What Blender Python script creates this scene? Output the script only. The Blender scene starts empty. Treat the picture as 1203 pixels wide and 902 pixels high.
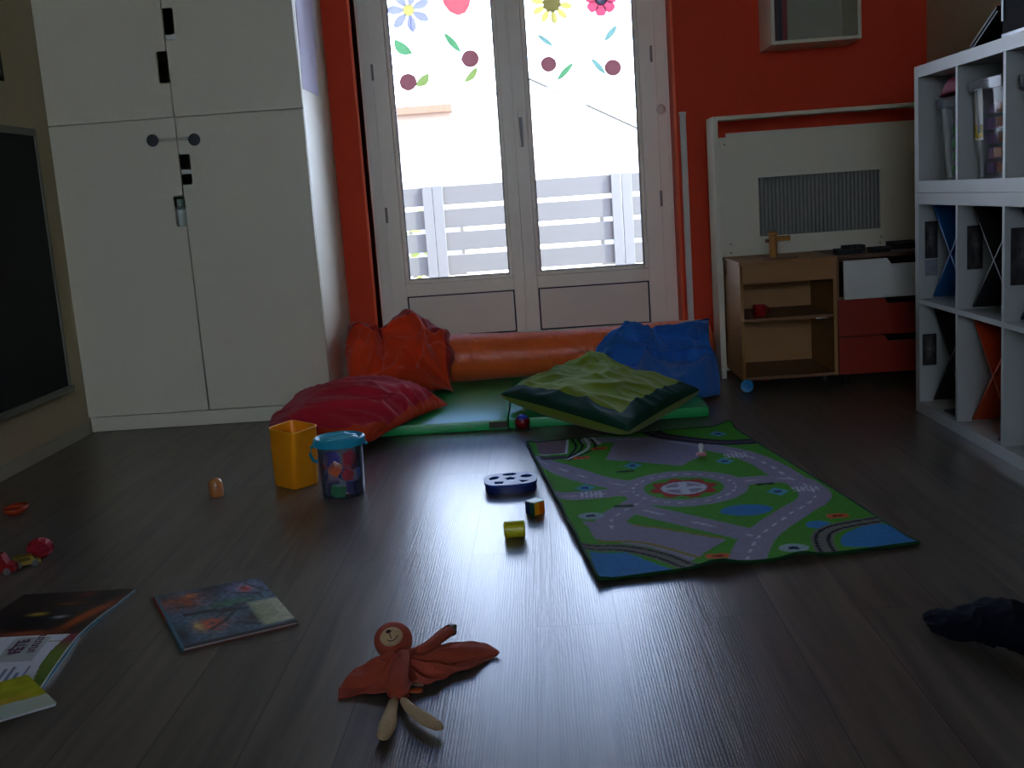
import bpy, bmesh, math, random
import numpy as np
from mathutils import Vector, Matrix, noise

random.seed(4)
scene = bpy.context.scene
COL = scene.collection
PI = math.pi

# ------------------------------------------------------------------ camera
F_PX, CAM_H = 1275.32, 0.845
_p, _y, _r = [math.radians(a) for a in (9.8295, -2.0722, 4.0399)]
fwd = np.array([math.sin(_y)*math.cos(_p), math.cos(_y)*math.cos(_p), -math.sin(_p)])
rgt = np.array([math.cos(_y), -math.sin(_y), 0.0])
dwn = np.cross(fwd, rgt)
right = math.cos(_r)*rgt + math.sin(_r)*dwn
down = -math.sin(_r)*rgt + math.cos(_r)*dwn
CAMPOS = np.array([0, 0, CAM_H])
cd = bpy.data.cameras.new('camera'); cam = bpy.data.objects.new('camera', cd); COL.objects.link(cam)
cd.sensor_width = 36.0; cd.lens = F_PX/1203*36; cd.clip_start = .02; cd.clip_end = 300
M = Matrix.Identity(4)
for i in range(3):
    M[i][0] = right[i]; M[i][1] = -down[i]; M[i][2] = -fwd[i]; M[i][3] = CAMPOS[i]
cam.matrix_world = M
scene.camera = cam

def px(x, y, axis=2, v=0.0):
    """the point where a sight line meets the plane axis=v (floor, wall, shelf front)"""
    d = right*(x-601.5)/F_PX + down*(y-451)/F_PX + fwd
    t = (v-CAMPOS[axis])/d[axis]
    return Vector(CAMPOS + d*t)

# ------------------------------------------------------------------ materials
def lin(c):
    return tuple(((v/255.)/12.92 if v <= 10 else (((v/255.)+.055)/1.055)**2.4) for v in c)
MATS = {}
def mat(name, rgb, rough=.5, spec=.5, var=.06, scale=12, bump=0., bscale=80, metal=0., trans=0., sheen=0., coat=0., alpha=1., stretch=None):
    if name in MATS: return MATS[name]
    m = bpy.data.materials.new(name); m.use_nodes = True; MATS[name] = m
    nt = m.node_tree; b = nt.nodes['Principled BSDF']; L = nt.links.new
    c = lin(rgb)
    tc = nt.nodes.new('ShaderNodeTexCoord'); mp = nt.nodes.new('ShaderNodeMapping')
    if stretch: mp.inputs['Scale'].default_value = stretch
    L(tc.outputs['Object'], mp.inputs[0])
    n = nt.nodes.new('ShaderNodeTexNoise'); n.inputs['Scale'].default_value = scale; n.inputs['Detail'].default_value = 4
    L(mp.outputs[0], n.inputs['Vector'])
    mx = nt.nodes.new('ShaderNodeMix'); mx.data_type = 'RGBA'
    mx.inputs['A'].default_value = (*[v*(1-var) for v in c], 1)
    mx.inputs['B'].default_value = (*[min(1, v*(1+var)) for v in c], 1)
    L(n.outputs['Fac'], mx.inputs['Factor']); L(mx.outputs['Result'], b.inputs['Base Color'])
    b.inputs['Roughness'].default_value = rough; b.inputs['Metallic'].default_value = metal
    b.inputs['Specular IOR Level'].default_value = spec
    b.inputs['Transmission Weight'].default_value = trans
    b.inputs['Sheen Weight'].default_value = sheen; b.inputs['Coat Weight'].default_value = coat
    b.inputs['Alpha'].default_value = alpha
    if bump:
        n2 = nt.nodes.new('ShaderNodeTexNoise'); n2.inputs['Scale'].default_value = bscale; n2.inputs['Detail'].default_value = 3
        L(mp.outputs[0], n2.inputs['Vector'])
        bp = nt.nodes.new('ShaderNodeBump'); bp.inputs['Strength'].default_value = bump; bp.inputs['Distance'].default_value = .01
        L(n2.outputs['Fac'], bp.inputs['Height']); L(bp.outputs[0], b.inputs['Normal'])
    return m

def painted(name, rough=.6, bump=0., bscale=400, spec=.4):
    if name in MATS: return MATS[name]
    m = bpy.data.materials.new(name); m.use_nodes = True; MATS[name] = m
    nt = m.node_tree; b = nt.nodes['Principled BSDF']; L = nt.links.new
    a = nt.nodes.new('ShaderNodeAttribute'); a.attribute_name = 'print'
    L(a.outputs['Color'], b.inputs['Base Color']); b.inputs['Roughness'].default_value = rough
    b.inputs['Specular IOR Level'].default_value = spec
    if bump:
        tc = nt.nodes.new('ShaderNodeTexCoord')
        n2 = nt.nodes.new('ShaderNodeTexNoise'); n2.inputs['Scale'].default_value = bscale
        L(tc.outputs['Object'], n2.inputs['Vector'])
        bp = nt.nodes.new('ShaderNodeBump'); bp.inputs['Strength'].default_value = bump; bp.inputs['Distance'].default_value = .004
        L(n2.outputs['Fac'], bp.inputs['Height']); L(bp.outputs[0], b.inputs['Normal'])
    return m

def glass_mat(name, tint=(1, 1, 1), ior=1.45, film=0., film_col=(.8, .8, .8), gloss=.0):
    """thin sheet: lets light straight through, mirrors at grazing angles, optional milky film"""
    m = bpy.data.materials.new(name); m.use_nodes = True; MATS[name] = m
    nt = m.node_tree; nt.nodes.clear(); L = nt.links.new
    out = nt.nodes.new('ShaderNodeOutputMaterial')
    tr = nt.nodes.new('ShaderNodeBsdfTransparent'); tr.inputs[0].default_value = (*tint, 1)
    gl = nt.nodes.new('ShaderNodeBsdfGlossy'); gl.inputs['Roughness'].default_value = gloss
    fr = nt.nodes.new('ShaderNodeFresnel'); fr.inputs[0].default_value = ior
    mx = nt.nodes.new('ShaderNodeMixShader'); L(fr.outputs[0], mx.inputs[0]); L(tr.outputs[0], mx.inputs[1]); L(gl.outputs[0], mx.inputs[2])
    last = mx
    if film:
        df = nt.nodes.new('ShaderNodeBsdfDiffuse'); df.inputs[0].default_value = (*film_col, 1)
        m2 = nt.nodes.new('ShaderNodeMixShader'); m2.inputs[0].default_value = film
        L(mx.outputs[0], m2.inputs[1]); L(df.outputs[0], m2.inputs[2]); last = m2
    L(last.outputs[0], out.inputs[0])
    return m

def paper_translucent(name, rgb):
    if name in MATS: return MATS[name]
    m = bpy.data.materials.new(name); m.use_nodes = True; MATS[name] = m
    nt = m.node_tree; nt.nodes.clear(); L = nt.links.new
    out = nt.nodes.new('ShaderNodeOutputMaterial'); c = (*[v**.55 for v in lin(rgb)], 1)
    tc = nt.nodes.new('ShaderNodeTexCoord'); n = nt.nodes.new('ShaderNodeTexNoise'); n.inputs['Scale'].default_value = 40
    L(tc.outputs['Object'], n.inputs['Vector'])
    hs = nt.nodes.new('ShaderNodeMix'); hs.data_type = 'RGBA'; hs.inputs['A'].default_value = (*[v*.85 for v in c[:3]], 1); hs.inputs['B'].default_value = c
    L(n.outputs['Fac'], hs.inputs['Factor'])
    d = nt.nodes.new('ShaderNodeBsdfDiffuse'); t = nt.nodes.new('ShaderNodeBsdfTranslucent')
    L(hs.outputs['Result'], d.inputs[0]); L(hs.outputs['Result'], t.inputs[0])
    mx = nt.nodes.new('ShaderNodeMixShader'); mx.inputs[0].default_value = .7
    L(d.outputs[0], mx.inputs[1]); L(t.outputs[0], mx.inputs[2]); L(mx.outputs[0], out.inputs[0])
    return m

# ------------------------------------------------------------------ object helpers
def props(o, label=None, cat=None, group=None, kind=None):
    if label: o['label'] = label
    if cat: o['category'] = cat
    if group: o['group'] = group
    if kind: o['kind'] = kind
    return o
def thing(name, label, cat, loc=(0, 0, 0), rz=0., group=None, kind=None):
    o = bpy.data.objects.new(name, None); COL.objects.link(o)
    o.location = loc; o.rotation_euler = (0, 0, rz); o.empty_display_size = .05
    return props(o, label, cat, group, kind)
def base_of(o):
    while o.parent: o = o.parent
    return Matrix.Translation(o.location) @ o.rotation_euler.to_matrix().to_4x4()
def obj(name, bm, m, parent=None, smooth=False, world=True, label=None):
    """link a bmesh as ONE mesh object; vertices given in world space unless world=False"""
    me = bpy.data.meshes.new(name)
    if isinstance(bm, bpy.types.Mesh): me = bm; me.name = name
    else:
        bmesh.ops.recalc_face_normals(bm, faces=bm.faces); bm.to_mesh(me); bm.free()
    o = bpy.data.objects.new(name, me); COL.objects.link(o)
    if m is not None:
        if isinstance(m, (list, tuple)):
            mi_ = [p.material_index for p in me.polygons]; me.materials.clear()
            for k in m: me.materials.append(k)
            for p, k in zip(me.polygons, mi_): p.material_index = k
        else: me.materials.clear(); me.materials.append(m)
    if parent:
        o.parent = parent
        if world: me.transform(base_of(parent).inverted())
    else:
        if world:
            # origin at the base of the mesh
            co = np.array([v.co for v in me.vertices]); c = (co.min(0)+co.max(0))/2; c[2] = co[:, 2].min()
            me.transform(Matrix.Translation(-Vector(c))); o.location = c
    if smooth:
        for p in me.polygons: p.use_smooth = True
        if smooth != 'all':
            try: me.set_sharp_from_angle(angle=math.radians(40))
            except Exception: pass
    if label: o['label'] = label
    return o
def box(bm, x0, x1, y0, y1, z0, z1, bev=0., mtx=None, mi=0):
    r = bmesh.ops.create_cube(bm, size=1); vs = r['verts']
    for v in vs:
        v.co = Vector(((x0+x1)/2+v.co.x*(x1-x0), (y0+y1)/2+v.co.y*(y1-y0), (z0+z1)/2+v.co.z*(z1-z0)))
    fs = set(f for v in vs for f in v.link_faces)
    for f in fs: f.material_index = mi
    if bev:
        es = list(set(e for v in vs for e in v.link_edges))
        r = bmesh.ops.bevel(bm, geom=es, offset=bev, segments=2, affect='EDGES', profile=.6)
        vs = list(set(v for f in r['faces'] for v in f.verts) | set(v for v in vs if v.is_valid))
        for f in r['faces']: f.material_index = mi
    if mtx is not None:
        for v in vs: v.co = mtx @ v.co
    return vs
def B(*a, **k):
    bm = bmesh.new(); box(bm, *a, **k); return bm
def frame_of(d):
    d = d.normalized(); a = Vector((0, 0, 1)) if abs(d.z) < .9 else Vector((1, 0, 0))
    x = d.cross(a).normalized(); return x, d.cross(x).normalized()
def tube(bm, pts, rad, n=12, cap=True, mi=0, closed=False):
    pts = [Vector(p) for p in pts]; rings = []
    for i, p in enumerate(pts):
        if closed: d = pts[(i+1) % len(pts)]-pts[i-1]
        else: d = pts[min(i+1, len(pts)-1)]-pts[max(i-1, 0)]
        x, y = frame_of(d); r = rad[i] if isinstance(rad, (list, tuple)) else rad
        if rings and False: pass
        rings.append([bm.verts.new(p+(x*math.cos(2*PI*k/n)+y*math.sin(2*PI*k/n))*r) for k in range(n)])
    m = len(rings)
    for i in range(m if closed else m-1):
        a, b = rings[i], rings[(i+1) % m]
        for k in range(n):
            f = bm.faces.new((a[k], a[(k+1) % n], b[(k+1) % n], b[k])); f.material_index = mi
    if cap and not closed:
        for q in (rings[0], rings[-1]):
            f = bm.faces.new(q); f.material_index = mi
    return bm
def lathe(bm, c, prof, n=28, axis=Vector((0, 0, 1)), mi=0, sx=1, sy=1):
    """prof: (radius, height) from bottom up; open or closed by zero radii"""
    c = Vector(c); x, y = frame_of(axis); ax = axis.normalized(); rings = []
    for r, h in prof:
        if r < 1e-6: rings.append([bm.verts.new(c+ax*h)])
        else: rings.append([bm.verts.new(c+ax*h+x*math.cos(2*PI*k/n)*r*sx+y*math.sin(2*PI*k/n)*r*sy) for k in range(n)])
    for a, b in zip(rings, rings[1:]):
        for k in range(n):
            if len(a) == 1 and len(b) == 1: continue
            if len(a) == 1: q = (a[0], b[k], b[(k+1) % n])
            elif len(b) == 1: q = (a[k], a[(k+1) % n], b[0])
            else: q = (a[k], a[(k+1) % n], b[(k+1) % n], b[k])
            f = bm.faces.new(q); f.material_index = mi
    return bm
def loft(bm, rings, cap0=True, cap1=True, mi=0):
    R = [[bm.verts.new(p) for p in r] for r in rings]; n = len(R[0])
    for a, b in zip(R, R[1:]):
        for k in range(n):
            f = bm.faces.new((a[k], a[(k+1) % n], b[(k+1) % n], b[k])); f.material_index = mi
    if cap0: bm.faces.new(R[0]).material_index = mi
    if cap1: bm.faces.new(R[-1]).material_index = mi
    return bm
def prism(bm, poly, off, mi=0):
    off = Vector(off); return loft(bm, [[Vector(p) for p in poly], [Vector(p)+off for p in poly]], mi=mi)
def sphere(bm, c, r, sc=(1, 1, 1), seg=20, mi=0):
    q = bmesh.ops.create_uvsphere(bm, u_segments=seg, v_segments=seg//2+2, radius=r)
    for v in q['verts']: v.co = Vector((v.co.x*sc[0], v.co.y*sc[1], v.co.z*sc[2]))+Vector(c)
    for f in set(f for v in q['verts'] for f in v.link_faces): f.material_index = mi
    return bm
def plate(outer, holes, th, origin, ux, uy, bev=0.):
    """flat board with real holes; outer/holes are 2D loops in the (ux, uy) plane at origin, th along ux x uy"""
    cu = bpy.data.curves.new('tmp', 'CURVE'); cu.dimensions = '2D'; cu.fill_mode = 'BOTH'
    for lp in [outer]+list(holes):
        s = cu.splines.new('POLY'); s.points.add(len(lp)-1)
        for i, p in enumerate(lp): s.points[i].co = (p[0], p[1], 0, 1)
        s.use_cyclic_u = True
    cu.extrude = max(th/2-bev, 1e-5); cu.bevel_depth = bev; cu.bevel_resolution = 1 if bev else 0
    if bev: cu.offset = -bev
    t = bpy.data.objects.new('tmp', cu); COL.objects.link(t)
    bpy.context.view_layer.update()
    me = bpy.data.meshes.new_from_object(t.evaluated_get(bpy.context.evaluated_depsgraph_get()))
    bpy.data.objects.remove(t); bpy.data.curves.remove(cu)
    ux = Vector(ux).normalized(); uy = Vector(uy).normalized(); n = ux.cross(uy); o = Vector(origin)+n*th/2
    X = Matrix.Identity(4)
    for i in range(3): X[i][0] = ux[i]; X[i][1] = uy[i]; X[i][2] = n[i]; X[i][3] = o[i]
    me.transform(X)
    return me
def textmesh(s, size, origin, ux, uy, th=.0004):
    cu = bpy.data.curves.new('tmp', 'FONT'); cu.body = s; cu.size = size; cu.extrude = th/2; cu.offset = size*.02
    t = bpy.data.objects.new('tmp', cu); COL.objects.link(t); bpy.context.view_layer.update()
    me = bpy.data.meshes.new_from_object(t.evaluated_get(bpy.context.evaluated_depsgraph_get()))
    bpy.data.objects.remove(t); bpy.data.curves.remove(cu)
    ux = Vector(ux).normalized(); uy = Vector(uy).normalized(); n = ux.cross(uy); X = Matrix.Identity(4)
    for i in range(3): X[i][0] = ux[i]; X[i][1] = uy[i]; X[i][2] = n[i]; X[i][3] = origin[i]
    me.transform(X); return me
def rrect(x0, x1, y0, y1, r, n=5):
    L = []
    for cx, cy, a in ((x1-r, y0+r, -90), (x1-r, y1-r, 0), (x0+r, y1-r, 90), (x0+r, y0+r, 180)):
        for k in range(n+1):
            t = math.radians(a+90*k/n); L.append((cx+r*math.cos(t), cy+r*math.sin(t)))
    return L
def copy_tree(o, loc=None, rz=None, label=None):
    c = o.copy(); COL.objects.link(c)
    for ch in [q for q in bpy.data.objects if q.parent == o]:
        d = ch.copy(); COL.objects.link(d); d.parent = c
        for g in [q for q in bpy.data.objects if q.parent == ch]:
            e = g.copy(); COL.objects.link(e); e.parent = d
    if loc is not None: c.location = loc
    if rz is not None: c.rotation_euler = (0, 0, rz)
    if label: c['label'] = label
    return c

# ------------------------------------------------------------------ common materials
WHITE = mat('white_laminate', (212, 206, 182), .45, .4, .02)
PVC = mat('white_pvc', (240, 228, 208), .38, .5, .03)
CREAM = mat('cream_wall_paint', (182, 170, 138), .9, .2, .05, 6, .15, 60)
ORANGE = mat('orange_red_wall_paint', (208, 66, 38), .8, .25, .05, 8, .12, 50)
ORANGE_TRIM = mat('orange_trim_paint', (235, 92, 44), .45, .4, .05)
DARK = mat('dark_void', (14, 14, 15), .8, .2)
BLACK = mat('black_plastic', (12, 12, 13), .5, .3)
GASKET = mat('grey_gasket', (38, 38, 42), .6, .3)
BIRCH = mat('birch_plywood', (150, 106, 54), .5, .4, .12, 6, .05, 60, stretch=(1, 1, 8))
BIRCH_EDGE = mat('ply_edge', (120, 84, 52), .6, .3, .2, 30)
SHELFWHITE = mat('bookcase_white_foil', (156, 160, 156), .4, .4, .02)

# =================================================================== SETTING
XL, XR, YB, YF, ZC = -1.912, 1.72, 4.93, -2.6, 2.5
# floor: long grey-brown boards running towards the door
fm = bpy.data.materials.new('wood_floor'); fm.use_nodes = True
nt = fm.node_tree; b = nt.nodes['Principled BSDF']; L = nt.links.new; N = nt.nodes.new
geo = N('ShaderNodeNewGeometry'); sep = N('ShaderNodeSeparateXYZ'); L(geo.outputs['Position'], sep.inputs[0])
com = N('ShaderNodeCombineXYZ'); L(sep.outputs['Y'], com.inputs['X'])
ax = N('ShaderNodeMath'); ax.operation = 'ADD'; ax.inputs[1].default_value = .057+.158*30; L(sep.outputs['X'], ax.inputs[0]); L(ax.outputs[0], com.inputs['Y'])
br = N('ShaderNodeTexBrick'); br.inputs['Scale'].default_value = 1; br.inputs['Brick Width'].default_value = 1.25; br.inputs['Row Height'].default_value = .158
br.inputs['Mortar Size'].default_value = .0011; br.inputs['Mortar Smooth'].default_value = .2; br.offset = .37; br.squash = 1
br.inputs['Color1'].default_value = (0, 0, 0, 1); br.inputs['Color2'].default_value = (1, 1, 1, 1); br.inputs['Mortar'].default_value = (.5, .5, .5, 1)
L(com.outputs[0], br.inputs['Vector'])
# per-board shift of the grain
sc1 = N('ShaderNodeVectorMath'); sc1.operation = 'MULTIPLY'; sc1.inputs[1].default_value = (1, 1, 1); L(geo.outputs['Position'], sc1.inputs[0])
off = N('ShaderNodeCombineXYZ'); ml = N('ShaderNodeMath'); ml.operation = 'MULTIPLY'; ml.inputs[1].default_value = 37; L(br.outputs['Color'], ml.inputs[0]); L(ml.outputs[0], off.inputs['Z']); L(ml.outputs[0], off.inputs['X'])
ad = N('ShaderNodeVectorMath'); ad.operation = 'ADD'; L(sc1.outputs[0], ad.inputs[0]); L(off.outputs[0], ad.inputs[1])
mp = N('ShaderNodeMapping'); mp.inputs['Scale'].default_value = (26, 1.7, 1); L(ad.outputs[0], mp.inputs[0])
n1 = N('ShaderNodeTexNoise'); n1.inputs['Scale'].default_value = 1; n1.inputs['Detail'].default_value = 6; n1.inputs['Distortion'].default_value = .8; L(mp.outputs[0], n1.inputs['Vector'])
mp2 = N('ShaderNodeMapping'); mp2.inputs['Scale'].default_value = (22, 1.1, 1); L(ad.outputs[0], mp2.inputs[0])
wv = N('ShaderNodeTexWave'); wv.inputs['Scale'].default_value = 2.6; wv.inputs['Distortion'].default_value = 7; wv.inputs['Detail'].default_value = 3; wv.inputs['Detail Scale'].default_value = 1.2; L(mp2.outputs[0], wv.inputs['Vector'])
cr = N('ShaderNodeValToRGB'); cr.color_ramp.elements[0].position = .28; cr.color_ramp.elements[0].color = (*lin((70, 63, 56)), 1)
cr.color_ramp.elements[1].position = .72; cr.color_ramp.elements[1].color = (*lin((116, 106, 92)), 1); L(n1.outputs['Fac'], cr.inputs[0])
mt = N('ShaderNodeMix'); mt.data_type = 'RGBA'; mt.blend_type = 'MULTIPLY'; mt.inputs['Factor'].default_value = .2
L(cr.outputs[0], mt.inputs['A']); L(br.outputs['Color'], mt.inputs['B'])
m3 = N('ShaderNodeMix'); m3.data_type = 'RGBA'; L(br.outputs['Fac'], m3.inputs['Factor']); L(mt.outputs['Result'], m3.inputs['A']); m3.inputs['B'].default_value = (*lin((30, 26, 24)), 1)
L(m3.outputs['Result'], b.inputs['Base Color'])
b.inputs['Roughness'].default_value = .285; b.inputs['Specular IOR Level'].default_value = .5
hm = N('ShaderNodeMath'); hm.operation = 'MULTIPLY_ADD'; hm.inputs[1].default_value = .38; L(wv.outputs['Fac'], hm.inputs[0]); L(n1.outputs['Fac'], hm.inputs[2])
h2 = N('ShaderNodeMath'); h2.operation = 'SUBTRACT'; L(hm.outputs[0], h2.inputs[0]); L(br.outputs['Fac'], h2.inputs[1])
bp = N('ShaderNodeBump'); bp.inputs['Strength'].default_value = .17; bp.inputs['Distance'].default_value = .0016; L(h2.outputs[0], bp.inputs['Height']); L(bp.outputs[0], b.inputs['Normal'])
FLOORMAT = fm
props(obj('floor', B(XL-.1, XR+.1, YF-.1, YB+.16, -.12, 0), fm), kind='structure')
props(obj('wall_left', B(XL-.12, XL, YF, YB, 0, ZC), CREAM), kind='structure')
props(obj('wall_right', B(XR, XR+.12, YF, YB, 0, ZC), CREAM), kind='structure')
RWX0, RWX1, RWZ0, RWZ1 = -1.0, .68, 1.10, 2.1
bm = bmesh.new()
box(bm, XL-.12, RWX0, YF-.25, YF, 0, ZC); box(bm, RWX1, XR+.12, YF-.25, YF, 0, ZC); box(bm, RWX0, RWX1, YF-.25, YF, 0, RWZ0); box(bm, RWX0, RWX1, YF-.25, YF, RWZ1, ZC)
props(obj('wall_front', bm, CREAM), kind='structure')
props(obj('ceiling', B(XL-.2, XR+.2, YF-.2, YB+.3, ZC, ZC+.2), mat('ceiling_white', (136, 124, 98), .9, .2)), kind='structure')
DX0, DX1, DZ = -.770, .616, 2.12
bm = bmesh.new()
box(bm, XL-.12, DX0, YB, YB+.3, 0, ZC); box(bm, DX1, XR+.12, YB, YB+.3, 0, ZC); box(bm, DX0, DX1, YB, YB+.3, DZ, ZC); box(bm, DX0, DX1, YB+.14, YB+.3, -.12, .0)
props(obj('wall_back', bm, ORANGE), kind='structure')
# painted casing strips along the door reveal
bm = bmesh.new(); box(bm, DX0-.012, DX0, YB-.006, YB+.11, 0, DZ, .002); box(bm, DX1, DX1+.012, YB-.006, YB+.11, 0, DZ, .002); box(bm, DX0, DX1, YB-.006, YB+.11, DZ-.006, DZ, .001)
props(obj('trim_1', bm, ORANGE_TRIM), kind='structure')
bm = bmesh.new(); box(bm, XL, XL+.012, YF, 4.33, 0, .05, .003)
props(obj('baseboard_left', bm, mat('baseboard_paint', (170, 165, 148), .6)), kind='structure')
bm = bmesh.new(); box(bm, XR-.012, XR, YF, 4.92, 0, .06, .003)
props(obj('baseboard_right', bm, MATS['baseboard_paint']), kind='structure')

# unseen rear window, added behind the camera to let in fill light
bm = bmesh.new(); ry0, ry1 = YF-.16, YF-.10
for a, c in ((RWX0, RWX0+.06), (RWX1-.06, RWX1), ((RWX0+RWX1)/2-.04, (RWX0+RWX1)/2+.04)): box(bm, a, c, ry0, ry1, RWZ0, RWZ1, .004)
box(bm, RWX0, RWX1, ry0, ry1, RWZ0, RWZ0+.06, .004); box(bm, RWX0, RWX1, ry0, ry1, RWZ1-.06, RWZ1, .004)
rw = props(obj('fill_window', bm, PVC), kind='structure')
# ------------------------------------------------------------------ french door
GY = 5.075
door = thing('door_1', None, None, ((DX0+DX1)/2, GY, 0), kind='structure')
bm = bmesh.new()
fx0, fx1 = -.758, .605
box(bm, fx0, fx0+.052, 5.05, 5.12, 0, DZ-.01, .004); box(bm, fx1-.052, fx1, 5.05, 5.12, 0, DZ-.01, .004)
box(bm, fx0, fx1, 5.05, 5.12, DZ-.06, DZ-.01, .004); box(bm, fx0, fx1, 5.05, 5.12, 0, .03, .003)
box(bm, DX0, fx0, 5.06, 5.12, 0, DZ); box(bm, fx1, DX1, 5.06, 5.12, 0, DZ)
obj('door_frame', bm, PVC, door)
GLASS = glass_mat('window_glass')
obj('glass_pane', B(RWX0+.06, RWX1-.06, YF-.133, YF-.127, RWZ0+.06, RWZ1-.06), GLASS).parent = None
rp = bpy.data.objects['glass_pane'];
rp.parent = rw; rp.location = rp.location-rw.location
def sash(x0, x1, gx0, gx1):
    zb, zt = .03, DZ-.065
    g0, g1 = .490, zt-.085
    p0, p1 = .222, .408
    bm = bmesh.new(); y0, y1 = 5.035, 5.10
    box(bm, x0, gx0-.018, y0, y1, zb, zt, .004); box(bm, gx1+.018, x1, y0, y1, zb, zt, .004)
    box(bm, gx0-.018, gx1+.018, y0, y1, g1+.018, zt, .003); box(bm, gx0-.018, gx1+.018, y0, y1, p1+.006, g0-.018, .003)
    box(bm, gx0-.018, gx1+.018, y0, y1, zb, p0-.006, .003)
    # glazing bead, sloping towards the pane
    for a, c, d, e in ((gx0-.018, gx0, g0-.018, g1+.018), (gx1, gx1+.018, g0-.018, g1+.018)):
        box(bm, a, c, y0+.012, y1, d, e, .005)
    box(bm, gx0, gx1, y0+.012, y1, g0-.018, g0, .005); box(bm, gx0, gx1, y0+.012, y1, g1, g1+.018, .005)
    s = obj('door_sash', bm, PVC, door)
    obj('glass_pane', B(gx0, gx1, GY-.004, GY+.002, g0, g1), GLASS, s)
    bm = bmesh.new()
    for a, c, d, e in ((gx0, gx0+.004, g0, g1), (gx1-.004, gx1, g0, g1)): box(bm, a, c, 5.05, 5.068, d, e)
    box(bm, gx0, gx1, 5.05, 5.068, g0, g0+.004); box(bm, gx0, gx1, 5.05, 5.068, g1-.004, g1)
    q0, q1 = gx0-.018+.002, gx1+.018-.002
    box(bm, q0, q1, 5.05, 5.07, p0-.006, p0+.001); box(bm, q0, q1, 5.05, 5.07, p1-.001, p1+.006)
    box(bm, q0-.002, q0+.005, 5.05, 5.07, p0-.006, p1+.006); box(bm, q1-.005, q1+.002, 5.05, 5.07, p0-.006, p1+.006)
    obj('gasket', bm, GASKET, s)
    obj('lower_panel', B(q0+.005, q1-.005, 5.048, 5.09, p0+.001, p1-.001), mat('panel_white', (230, 216, 198), .5, .4, .03), s)
    return s
s1 = sash(fx0+.045, -.094, -.624, -.158)
s2 = sash(-.092, fx1-.045, -.012, .467)
# meeting moulding on the right sash, handle, hinges, stop
obj('meeting_strip', B(-.100, -.088, 5.026, 5.05, .04, DZ-.07, .003), PVC, s2)
hz = px(612, 150, 1, 5.02).z; hx = px(611.5, 145, 1, 5.03).x
h = obj('door_handle', B(hx-.013, hx+.013, 5.022, 5.036, hz-.085, hz+.085, .006), PVC, door, smooth=True)
bm = bmesh.new(); tube(bm, [(hx+.002, 5.03, hz+.035), (hx+.002, 4.995, hz+.035)], .009)
tube(bm, [(hx+.002, 4.992, hz+.042), (hx+.003, 4.986, hz), (hx+.004, 4.988, hz-.085)], [.009, .009, .006])
obj('lever', bm, mat('aged_lever', (150, 145, 138), .35), h, smooth=True)
for (qx, qy) in ((437, 85), (454, 253), (765, 63), (777, 233)):
    p = px(qx, qy, 1, 5.03); bm = bmesh.new(); tube(bm, [(p.x, 5.035, p.z-.035), (p.x, 5.035, p.z+.035)], .0055)
    obj('hinge', bm, mat('hinge_cap', (150, 140, 125), .5), door, smooth=True)
p = px(777, 128, 1, 5.02)
bm = bmesh.new(); lathe(bm, (p.x, 5.05, p.z), [(0, 0), (.02, 0), (.022, .012), (.018, .022), (.008, .03), (0, .032)], axis=Vector((0, -1, 0)))
obj('stop_knob', bm, PVC, door, smooth=True)

# cable trunk on the wall, right of the door
p1 = px(797, 133, 1, YB); p2 = px(805, 133, 1, YB)
t = thing('cable_trunk', 'narrow white vertical cable trunk on the red wall right of the glass door', 'cable trunk', ((p1.x+p2.x)/2, YB, 0))
obj('trunk_body', B(p1.x+.003, p2.x, YB-.016, YB-.001, .0, p1.z, .003), mat('trunk_white', (205, 200, 190), .5), t)
obj('end_cap', B(p1.x+.001, p2.x+.002, YB-.018, YB-.001, p1.z-.008, p1.z+.004, .002), MATS['trunk_white'], t)

# =================================================================== WINDOW DECORATIONS
PY = GY-.0055
def wpx(x, y): return px(x, y, 1, PY)
def flat(pts, m, parent, name, dy=.0):
    bm = bmesh.new(); P = [wpx(*q)+Vector((0, -dy, 0)) for q in pts]; prism(bm, P, (0, -.0006, 0)); return obj(name, bm, m, parent)
def petal_ring(cx, cy, r0, r1, n, w, ph, pointy):
    out = []
    for k in range(n):
        a = ph+2*PI*k/n; L = []
        ca, sa = math.cos(a), math.sin(a)
        prof = [(0, .35), (.3, .85), (.6, 1.), (.85, .6), (1, .02)] if pointy else [(0, .4), (.3, .8), (.65, 1.), (.9, .8), (1, .35)]
        for t_, ww in prof: L.append((r0+(r1-r0)*t_, w*ww))
        pts = [(cx+ca*u-sa*v, cy+sa*u+ca*v) for u, v in L]+[(cx+ca*u+sa*v, cy+sa*u-ca*v) for u, v in reversed(L)]
        out.append(pts)
    return out
def circ(cx, cy, r, n=20, j=0.): return [(cx+r*(1+j*math.sin(3*a))*math.cos(a), cy+r*math.sin(a)) for a in (2*PI*k/n for k in range(n))]
def leaf(x0, y0, x1, y1, w, side=0.):
    dx, dy = x1-x0, y1-y0; l = math.hypot(dx, dy); nx, ny = -dy/l, dx/l; A, Bq = [], []
    for t_ in [i/8 for i in range(9)]:
        ww = w*math.sin(PI*t_)**.8; A.append((x0+dx*t_+nx*ww*(1+side), y0+dy*t_+ny*ww*(1+side))); Bq.append((x0+dx*t_-nx*ww*(1-side), y0+dy*t_-ny*ww*(1-side)))
    return A+Bq[::-1][1:-1]
PURP = paper_translucent('lilac_paper', (205, 205, 240)); PINK = paper_translucent('coral_paper', (252, 130, 138))
YELP = paper_translucent('yellow_paper', (250, 236, 140)); REDP = paper_translucent('rose_paper', (250, 115, 145))
GRN = paper_translucent('green_paper', (130, 195, 140)); LIME = paper_translucent('olive_paper', (178, 200, 120)); PLUM = paper_translucent('plum_paper', (150, 96, 100))
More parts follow.
